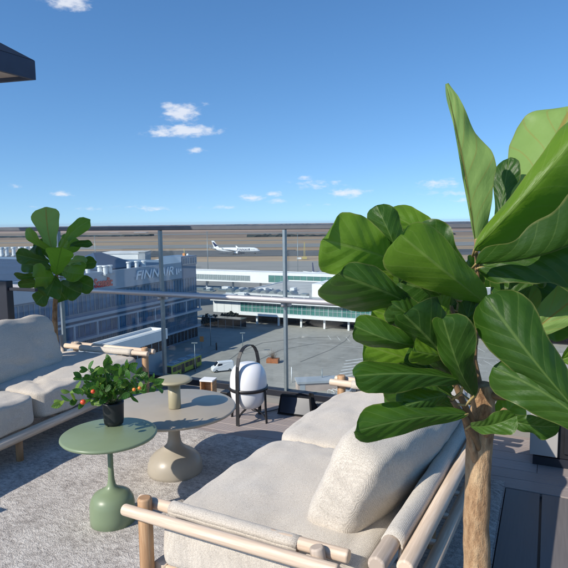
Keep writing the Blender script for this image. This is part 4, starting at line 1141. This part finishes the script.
# vans and cars
def car(p, rz, label, paint, van=False, group=None):
    t = thing('white_van' if van else 'parked_car', label, 'van' if van else 'car', p, rz, group)
    L, Wd = (5.2, 1.95) if van else (4.4, 1.78)
    if van: side = [(-L/2, .35), (-L/2, 2.2), (-L/2 + .15, 2.35), (1.1, 2.35), (1.9, 1.45), (2.5, 1.2), (L/2, .9), (L/2, .35)]
    else: side = [(-L/2, .32), (-L/2, .85), (-2.0, .95), (-1.45, 1.40), (.35, 1.44), (1.15, .98), (2.05, .80), (L/2, .6), (L/2, .32)]
    mb = MB(); secs = []
    for yy, ins in ((-Wd/2, .0), (-Wd/2 + .12, 0), (Wd/2 - .12, 0), (Wd/2, 0)):
        k_ = .93 if abs(yy) > Wd/2 - .05 else 1
        secs.append([(x * (1 if z < .9 else k_), yy * (1 if z < 1.0 else .88), z if z < .5 else z * (1 if k_ == 1 else .985)) for x, z in side])
    loft(mb, secs, False); mb.build('body', paint, t)
    mb = MB()
    if van:
        for sy in (-1, 1): mb.box(.2, sy * Wd * .447 - .012, 1.45, 1.25, sy * Wd * .447 + .012, 2.0)
        mb.build('window', 'window_dark', t)
        mb = MB(); mb.f([mb.v(q) for q in ((1.15, -.78, 2.30), (1.15, .78, 2.30), (1.93, .78, 1.50), (1.93, -.78, 1.50))]); o = mb.build('windscreen', 'window_dark', t); o.location = (.03, 0, .02)
    else:
        for sy in (-1, 1): mb.box(-1.3, sy * Wd * .443 - .02, 1.0, .5, sy * Wd * .443 + .02, 1.32)
        mb.build('window', 'window_dark', t)
        mb = MB(); mb.f([mb.v(q) for q in ((.40, -.68, 1.41), (.40, .68, 1.41), (1.12, .68, 1.01), (1.12, -.68, 1.01))]); o = mb.build('windscreen', 'window_dark', t); o.location = (.03, 0, .02)
        mb = MB(); mb.f([mb.v(q) for q in ((-1.47, -.66, 1.36), (-1.47, .66, 1.36), (-1.95, .66, .98), (-1.95, -.66, .98))]); o = mb.build('rear_window', 'window_dark', t); o.location = (-.03, 0, .02)
    for sx in (-L * .3, L * .31):
        for sy in (-1, 1): wheel(t, sx, sy * (Wd/2 - .1), .33, .2)
    for sy in (-1, 1): MB().box(L/2 - .02, sy * .62 - .16, .62, L/2 + .015, sy * .62 + .16, .74).build('headlight', 'white_paint', t)
    return t
car(at_z(222.5, 371, GZ), R(200), 'small white van with a dark windscreen just left of the white lantern globe', 'car_white', True)
for k, (px, py, rz, m, lb) in enumerate([(352, 392, 50, 'car_silver', 'silver car parked by the crossing under the far sofa arm'), (366, 391, 50, 'car_dark', 'dark car parked beside the silver car under the fig leaves'), (360, 384, 50, 'car_white', 'white car parked behind the silver car under the fig leaves')]):
    car(at_z(px, py, GZ), R(rz), lb, m, False, 'cars parked by the crossing')

# passenger aircraft
def aircraft(label, L, nose_dir, pos, word=True, navy_tail=False):
    t = thing('aircraft', label, 'airplane', pos, nose_dir)      # local +x = nose
    Rf = L * .049; zc = L * .082
    mb = MB(); secs = []
    for (x, rr, dz) in ((-.5, .08, .75), (-.47, .22, .62), (-.40, .5, .38), (-.30, .82, .12), (-.2, 1, 0), (.3, 1, 0), (.38, .96, -.02), (.43, .82, -.1), (.465, .6, -.22), (.488, .36, -.32), (.5, .08, -.38)):
        secs.append([(x * L, Rf * rr * math.cos(2 * PI * k / 20), zc + Rf * dz + Rf * rr * math.sin(2 * PI * k / 20)) for k in range(20)])
    loft(mb, secs); mb.build('fuselage', 'livery_white', t)
    def surf(pts, th, name, m, par=t):
        mb = MB(); lo = [mb.v(p) for p in pts]; n_ = len(pts)
        nn = (Vector(pts[1]) - Vector(pts[0])).cross(Vector(pts[2]) - Vector(pts[0])).normalized() * th
        hi = [mb.v(Vector(p) + nn) for p in pts]
        mb.f(list(reversed(lo))); mb.f(hi)
        for i in range(n_): mb.f([lo[i], lo[(i + 1) % n_], hi[(i + 1) % n_], hi[i]])
        return mb.build(name, m, par)
    for sy in (-1, 1):
        surf([(.10 * L, sy * Rf * .7, zc - Rf * .55), (-.06 * L, sy * Rf * .7, zc - Rf * .55), (-.13 * L, sy * .45 * L, zc + .03 * L), (-.085 * L, sy * .45 * L, zc + .03 * L)], .35, 'wing', 'livery_white')
        surf([(-.085 * L, sy * .45 * L, zc + .03 * L), (-.13 * L, sy * .45 * L, zc + .03 * L), (-.145 * L, sy * .47 * L, zc + .065 * L), (-.13 * L, sy * .47 * L, zc + .065 * L)], .2, 'winglet', 'livery_white')
        mb = MB(); ex, ey, ez = .085 * L, sy * .155 * L, zc - Rf * .95; re = L * .027
        mb.tube([(ex - .07 * L, ey, ez), (ex - .04 * L, ey, ez), (ex, ey, ez), (ex + .015 * L, ey, ez)], [re * .45, re * .85, re, re * .92], 18); e = mb.build('engine', 'livery_white', t)
        MB().tube([(ex + .0152 * L, ey, ez), (ex + .016 * L, ey, ez)], re * .8, 18).build('fan', 'car_dark', e)
        surf([(.04 * L, ey - .15, zc - Rf * .5), (.0, ey - .15, zc - Rf * .5), (.03 * L, ey - .15, ez + re * .9), (.075 * L, ey - .15, ez + re * .9)], .3, 'pylon', 'livery_white', e)
        surf([(-.40 * L, sy * Rf * .3, zc + Rf * .45), (-.47 * L, sy * Rf * .2, zc + Rf * .5), (-.495 * L, sy * .155 * L, zc + Rf * .9), (-.465 * L, sy * .155 * L, zc + Rf * .9)], .25, 'tailplane', 'livery_white')
    fin = [(-.345 * L, -.15, zc + Rf * .9), (-.455 * L, -.15, zc + Rf * .75), (-.505 * L, -.15, zc + .185 * L), (-.455 * L, -.15, zc + .185 * L)]
    f_ = surf(fin, .3, 'fin', 'livery_navy' if navy_tail else 'livery_white')
    if not navy_tail:
        for yy in (-.17, .46):
            surf([(-.372 * L, yy - .01, zc + .085 * L), (-.43 * L, yy - .01, zc + .06 * L), (-.49 * L, yy - .01, zc + .155 * L), (-.455 * L, yy - .01, zc + .155 * L)], .01, 'emblem', 'livery_navy', f_)
    for (gx, gy) in ((.40 * L, 0), (-.02 * L, .07 * L), (-.02 * L, -.07 * L)):
        mb = MB(); mb.tube([(gx, gy, .6), (gx, gy, zc - Rf * .8)], .16, 8); go = mb.build('landing_gear', 'galvanised', t)
        for dy in (-.35, .35): MB().tube([(gx, gy + dy - .18, .62), (gx, gy + dy + .18, .62)], .62, 14).build('wheel', 'rubber', go)
    if word:
        for sy, rz in ((-1, 0), (1, PI)):
            o = text_mesh('lettering', 'FINNAIR', L * .062, 'livery_navy', t, loc_m(.17 * L, sy * (Rf + .04), zc + Rf * .12, PI / 2, 0, rz), .03, .25, 1.25, .06)
            o.scale = (.27 * L / max(.1, o.dimensions.x), 1, 1) if o.dimensions.x else (1, 1, 1)
        mb = MB()
        for sy in (-1, 1):
            for k in range(52): 
                x = -.34 * L + k * .0145 * L
                if .02 < x / L < .32: continue
                mb.box(x, sy * (Rf + .005) - .02, zc + Rf * .18, x + .35, sy * (Rf + .005) + .02, zc + Rf * .32)
        mb.build('window_strip', 'car_dark', t)
    mb = MB(); mb.box(.462 * L, -Rf * .45, zc + Rf * .12, .474 * L, Rf * .45, zc + Rf * .28); mb.build('cockpit_window', 'car_dark', t)
    return t
pt, pn = at_z(212, 254, GZ), at_z(260, 254, GZ)
mid = (pt + pn) / 2; Lp = (pn - pt).length
aircraft('white airliner with dark lettering rolling on the taxiway', Lp, math.atan2(pn.y - pt.y, pn.x - pt.x), (mid.x, mid.y, GZ))
p = at_z(317, 280, GZ)
aircraft('parked airliner with only its dark blue tail fin showing above the white corridor', 38, -R(82), (20.2, 332, GZ - .1), False, True)

# ------------------------------------------------------------------ masts, poles, small things on the ground
def mast(px, y0, y1, Y, label, name='lamp_mast', cat='mast', r_=.12, m='galvanised', group=None, head=True):
    p = at_y(px, y0, Y); q = at_y(px, y1, Y); h = q.z - GZ
    t = thing(name, label, cat, (q.x, q.y, GZ), 0, group)
    MB().tube([(0, 0, 0), (0, 0, h)], [r_, r_ * .6], 8).build('pole', m, t)
    if head: MB().box(-.7, -.18, h - .1, .7, .18, h + .15).build('lamp_head', m, t)
    return t
mast(207, 270, 232, 330, 'tall thin floodlight mast in front of the taxiing airliner tail', r_=.22)
mast(297.5, 271, 233, 330, 'tall thin floodlight mast left of the yellow mast on the apron', r_=.2)
mast(94.5, 252, 236, 420, 'thin floodlight mast behind the white hangar', r_=.25)
mast(210, 337, 315, 160, 'grey lamp post at the edge of the office shade', r_=.12)
mast(194.5, 372, 343, 132, 'grey lamp post beside the lime green bus', r_=.11)
mast(242.5, 351, 333, 150, 'thin lamp post in the middle of the plaza', r_=.09)
mast(291.5, 388, 367, 122, 'white post left of the low grey shed', r_=.14, m='white_paint', head=False, name='marker_post', cat='post')
mast(322, 393, 369, 118, 'grey post in front of the low grey shed', r_=.13, head=False, name='marker_post', cat='post')
mast(187, 350, 344, 146, 'short post carrying an orange lamp on the traffic island', r_=.1, m='orange_paint', head=False, name='marker_post', cat='post') if False else None
p = at_z(304.5, 259, GZ)
t = thing('yellow_mast', 'yellow lattice mast on a yellow base out on the apron', 'mast', p, 0)
mb = MB(); hM = 16
for sx in (-1, 1):
    for sy in (-1, 1): mb.tube([(sx * .8, sy * .8, 0), (sx * .25, sy * .25, hM)], .12, 5)
for k in range(10):
    z = k * hM / 10; w0 = .8 - .55 * k / 10; w1 = .8 - .55 * (k + 1) / 10
    for sy in (-1, 1): mb.tube([(-w0, sy * w0, z), (w1, sy * w1, z + hM / 10)], .07, 4)
mb.build('lattice', 'yellow_paint', t); MB().box(-2.2, -2, 0, 2.2, 2, 2.2).build('base', 'yellow_paint', t)
MB().box(-7, -1.2, 0, -3, 1.2, 1.4).build('cabin', 'white_paint', t)
p = at_z(202, 349, GZ)
t = thing('warning_sign', 'orange sign on a post at the edge of the office shade', 'sign', (p.x, p.y, GZ), 0)
MB().tube([(0, 0, 0), (0, 0, 3.2)], .06, 8).build('post', 'galvanised', t); MB().box(-.55, -.09, 2.1, .55, -.06, 3.6).build('panel', 'orange_paint', t)
p = at_z(216.5, 350, GZ)
t = thing('bollard', 'dark tall bollard on the plaza near the traffic island', 'bollard', p, 0)
MB().lathe([(0, 0), (.22, 0), (.22, 1.9), (.12, 2.1), (0, 2.1)], n=12).build('body', 'car_dark', t)
p = at_z(273, 362.5, GZ)
t = thing('planter', 'rust coloured planter box with a bare shrub in the middle of the plaza', 'planter', p, R(-12))
MB().box(-1.5, -1, 0, 1.5, 1, 1.05, .04).build('box', 'rust', t)
mb = MB(); random.seed(4)
for k in range(46):
    a = random.random() * 6.28; r_ = random.random() * 1.7
    mb.tube([(r_ * .25 * math.cos(a), r_ * .2 * math.sin(a), 1.0), (r_ * .7 * math.cos(a), r_ * .6 * math.sin(a), 2.0), (r_ * math.cos(a + .2), r_ * .9 * math.sin(a + .2), 2.4 + random.random() * 1.2)], [.035, .022, .01], 4)
mb.build('bare_shrub', 'twig', t)
# low shed close below
p = at_z(298, 392, GZ); q = at_z(338, 390, GZ)
t = thing('low_shed', 'low grey roofed shed with a pinkish wall beyond the railing right of the lantern', 'shed', p, math.atan2(q.y - p.y, q.x - p.x))
Ls = (q - p).length
MB().box(0, 0, .0, Ls, 3.4, 1.7).build('wall', 'pink_wall', t); MB().box(-.2, -.25, 1.7, Ls + .2, 3.6, 2.15).build('roof', 'grey_wall', t)
MB().box(.4, -.03, .25, 1.5, -.002, 1.6).build('door', 'grey_wall', t)
first = None
for k in range(6):
    p = at_z(331 + k * 4.2, 395 - k * .6, GZ)
    if first is None:
        first = thing('bicycle_rack', 'steel hoop bicycle rack in the row by the low shed', 'bike rack', p, R(-50), 'bicycle racks by the low shed')
        mb = MB(); mb.tube([(-.9, 0, 0), (-.9, 0, .8), (-.6, 0, 1.0), (.6, 0, 1.0), (.9, 0, .8), (.9, 0, 0)], .05, 6); mb.build('hoop', 'white_paint', first)
        MB().box(-1.0, -.15, 0, 1.0, .15, .06).build('base_rail', 'grey_wall', first)
    else:
        o = copy_tree(first); o.location = p
# service vehicles far out
car(at_z(180 + 5, 263, GZ), 0, 'white service van far out beside the corner beacon', 'car_white', True) if False else None

# ------------------------------------------------------------------ far woods
random.seed(9)
def wood_strip(name, label, x0, x1, Y, hmin, hmax, step, slope=0., depth=60, m='woods'):
    mb = MB(); x = x0; pr = None; rows = []
    while x < x1:
        h = hmin + (hmax - hmin) * (.5 + .5 * noise.noise((x * .004, Y, 0))) * (.55 + .8 * random.random())
        yy = Y + slope * x
        rows.append([mb.v((x, yy, -1)), mb.v((x, yy + random.uniform(-4, 4), h * .6)), mb.v((x + random.uniform(-step, step) * .3, yy + depth * .3, h)), mb.v((x, yy + depth, h * .8)), mb.v((x, yy + depth, -1))])
        x += step * random.uniform(.7, 1.3)
    for A, B in zip(rows, rows[1:]):
        for i in range(4): mb.f([A[i], B[i], B[i + 1], A[i + 1]])
    o = mb.build(name, m); o.location = (0, 0, GZ); return tag(o, label, 'woods', kind='stuff')
wood_strip('far_woods', 'long dark forest strip closing the horizon', -6500, 6500, 5200, 9, 24, 16, -.02, 300)
wood_strip('far_woods', 'nearer forest edge just below the horizon strip', -3600, 700, 3600, 4, 13, 9, -.03, 120)
wood_strip('low_thicket', 'dark thicket between the runways right of the airliner', -90, 420, 1400, 1.0, 9, 7, -.02, 60)
wood_strip('low_thicket', 'patchy dark thicket left of the airliner', -1000, -380, 1620, .6, 7, 9, -.05, 60)
far_box('far_depot', 'tiny pale depot building on the far side of the runways', 134, 146, 232.3, 2300, 40, 'offwhite_wall', 'roof_light')
far_box('far_depot', 'second pale depot farther left on the far side of the runways', 108, 118, 232.6, 2380, 40, 'offwhite_wall', 'roof_light')

# ------------------------------------------------------------------ air
k = NT('haze_air'); k.n.remove(k.b); pv = k.new('ShaderNodeVolumePrincipled'); pv.inputs['Color'].default_value = (.80, .88, 1, 1); pv.inputs['Density'].default_value = .00007; pv.inputs['Anisotropy'].default_value = .3
k.link(pv.outputs[0], k.out.inputs['Volume']); MATS['haze'] = k.m
HAZE = True
if HAZE:
    mb = MB(); mb.box(-7500, -200, GZ - 2, 7500, 6500, 8); tag(mb.build('haze', 'haze'), 'thin pale air haze over the airfield', 'haze', kind='stuff')

# ================================================================== light
SUN_TO = Vector((-.81, -.586, 0)).normalized(); EL = R(36)
sd = Vector((SUN_TO.x * math.cos(EL), SUN_TO.y * math.cos(EL), math.sin(EL)))
sl = bpy.data.lights.new('sun', 'SUN'); sl.energy = 4.7; sl.angle = R(.53); sl.color = (1.0, .935, .84)
so = bpy.data.objects.new('sun', sl); COL.objects.link(so); so.rotation_euler = (-sd).to_track_quat('-Z', 'Y').to_euler(); so.location = (-20, -20, 30)
world = bpy.data.worlds.new('World'); scene.world = world; world.use_nodes = True
nt = world.node_tree; bg = nt.nodes['Background']; wo = nt.nodes['World Output']
sky = nt.nodes.new('ShaderNodeTexSky'); sky.sky_type = 'NISHITA'; sky.sun_disc = False
sky.sun_elevation = EL; sky.sun_rotation = math.atan2(SUN_TO.x, SUN_TO.y) % (2 * PI)
sky.altitude = 0; sky.air_density = 1.0; sky.dust_density = .2; sky.ozone_density = 5
bg.inputs[1].default_value = .142
# small fair-weather clouds in fixed directions of the sky
tc = nt.nodes.new('ShaderNodeTexCoord')
lift = nt.nodes.new('ShaderNodeVectorMath'); lift.operation = 'ADD'; lift.inputs[1].default_value = (0, 0, .09); nt.links.new(tc.outputs['Generated'], lift.inputs[0])
nrm = nt.nodes.new('ShaderNodeVectorMath'); nrm.operation = 'NORMALIZE'; nt.links.new(lift.outputs[0], nrm.inputs[0]); nt.links.new(nrm.outputs[0], sky.inputs[0])
hsv = nt.nodes.new('ShaderNodeHueSaturation'); hsv.inputs['Saturation'].default_value = 1.14; nt.links.new(sky.outputs[0], hsv.inputs['Color'])
def wm(op, a, b=None, c=None):
    n = nt.nodes.new('ShaderNodeMath'); n.operation = op
    for i, v in enumerate((a, b, c)):
        if v is None: continue
        if isinstance(v, (int, float)): n.inputs[i].default_value = v
        else: nt.links.new(v, n.inputs[i])
    return n.outputs[0]
def wdot(vec):
    n = nt.nodes.new('ShaderNodeVectorMath'); n.operation = 'DOT_PRODUCT'; nt.links.new(tc.outputs['Generated'], n.inputs[0]); n.inputs[1].default_value = vec; return n.outputs['Value']
mp = nt.nodes.new('ShaderNodeMapping'); mp.inputs['Scale'].default_value = (1, 1, 2.4); nt.links.new(tc.outputs['Generated'], mp.inputs[0])
nz = nt.nodes.new('ShaderNodeTexNoise'); nz.inputs['Scale'].default_value = 62; nz.inputs['Detail'].default_value = 7; nz.inputs['Roughness'].default_value = .6
nt.links.new(mp.outputs[0], nz.inputs['Vector'])
total = None
CL = [(180, 112, 15, 7, 1.), (168, 106, 8, 4, .75), (186, 130.5, 25, 5, 1.), (164, 133.5, 16, 3.5, .8), (196, 150.5, 8, 3, .85), (220, 131.5, 5, 2.5, .7), (204, 103, 6, 2.5, .5), (62, 194, 9, 2.6, .8), (17, 186, 6, 2.2, .55),
      (68, 2, 16, 6, 1.), (318, 184, 26, 5, .62), (348, 193, 18, 4.5, .8), (306, 178, 12, 3, .6), (252, 198, 13, 3.4, .8), (275, 194, 8, 3, .7), (276, 201, 10, 2.5, .7), (438, 184, 22, 4.5, .68), (452, 193, 30, 3.5, .55), (465, 200, 24, 3, .5),
      (155, 209, 22, 2.6, .6), (130, 207, 30, 2.2, .45), (90, 209, 14, 2.2, .55), (222, 207, 22, 2.4, .55), (40, 207, 16, 2, .4), (310, 205, 30, 2.2, .4), (400, 203, 30, 2.2, .4), (540, 190, 30, 4, .5)]
for (px, py, sx, sy, am) in CL:
    c = ray(px, py).normalized(); r_ = Vector((c.y, -c.x, 0)).normalized(); u_ = r_.cross(c).normalized()
    k1 = F / sx; k2 = F / sy * 1.0
    dx = wm('MULTIPLY', wdot(r_), k1); dy = wm('MULTIPLY', wm('SUBTRACT', wdot(u_), 0.0), k2); fwd = wdot(c)
    d2 = wm('ADD', wm('MULTIPLY', dx, dx), wm('MULTIPLY', dy, dy))
    e = wm('MULTIPLY', wm('EXPONENT', wm('MULTIPLY', d2, -.55)), am); e = wm('MULTIPLY', e, wm('GREATER_THAN', fwd, 0))
    total = e if total is None else wm('MAXIMUM', total, e)
m1 = wm('MULTIPLY_ADD', nz.outputs['Fac'], 1.7, -.98)
m1 = wm('ADD', m1, wm('MULTIPLY', total, 1.25))
mr = nt.nodes.new('ShaderNodeMapRange'); mr.interpolation_type = 'SMOOTHSTEP'
nt.links.new(m1, mr.inputs[0]); mr.inputs[1].default_value = .26; mr.inputs[2].default_value = 1.15; mr.inputs[4].default_value = .78
fac = wm('MULTIPLY', mr.outputs[0], wm('MINIMUM', wm('MULTIPLY', total, 2.), 1.))
mx = nt.nodes.new('ShaderNodeMix'); mx.data_type = 'RGBA'; nt.links.new(fac, mx.inputs[0]); nt.links.new(hsv.outputs[0], mx.inputs[6]); mx.inputs[7].default_value = (5.6, 5.75, 6.1, 1)
nt.links.new(mx.outputs[2], bg.inputs[0])

vs = scene.view_settings; vs.view_transform = 'Standard'; vs.look = 'None'; vs.gamma = 1; vs.exposure = .2; vs.use_curve_mapping = False
scene.cycles.use_denoising = True; scene.cycles.max_bounces = 10; scene.cycles.transparent_max_bounces = 16
scene.cycles.sample_clamp_indirect = 6
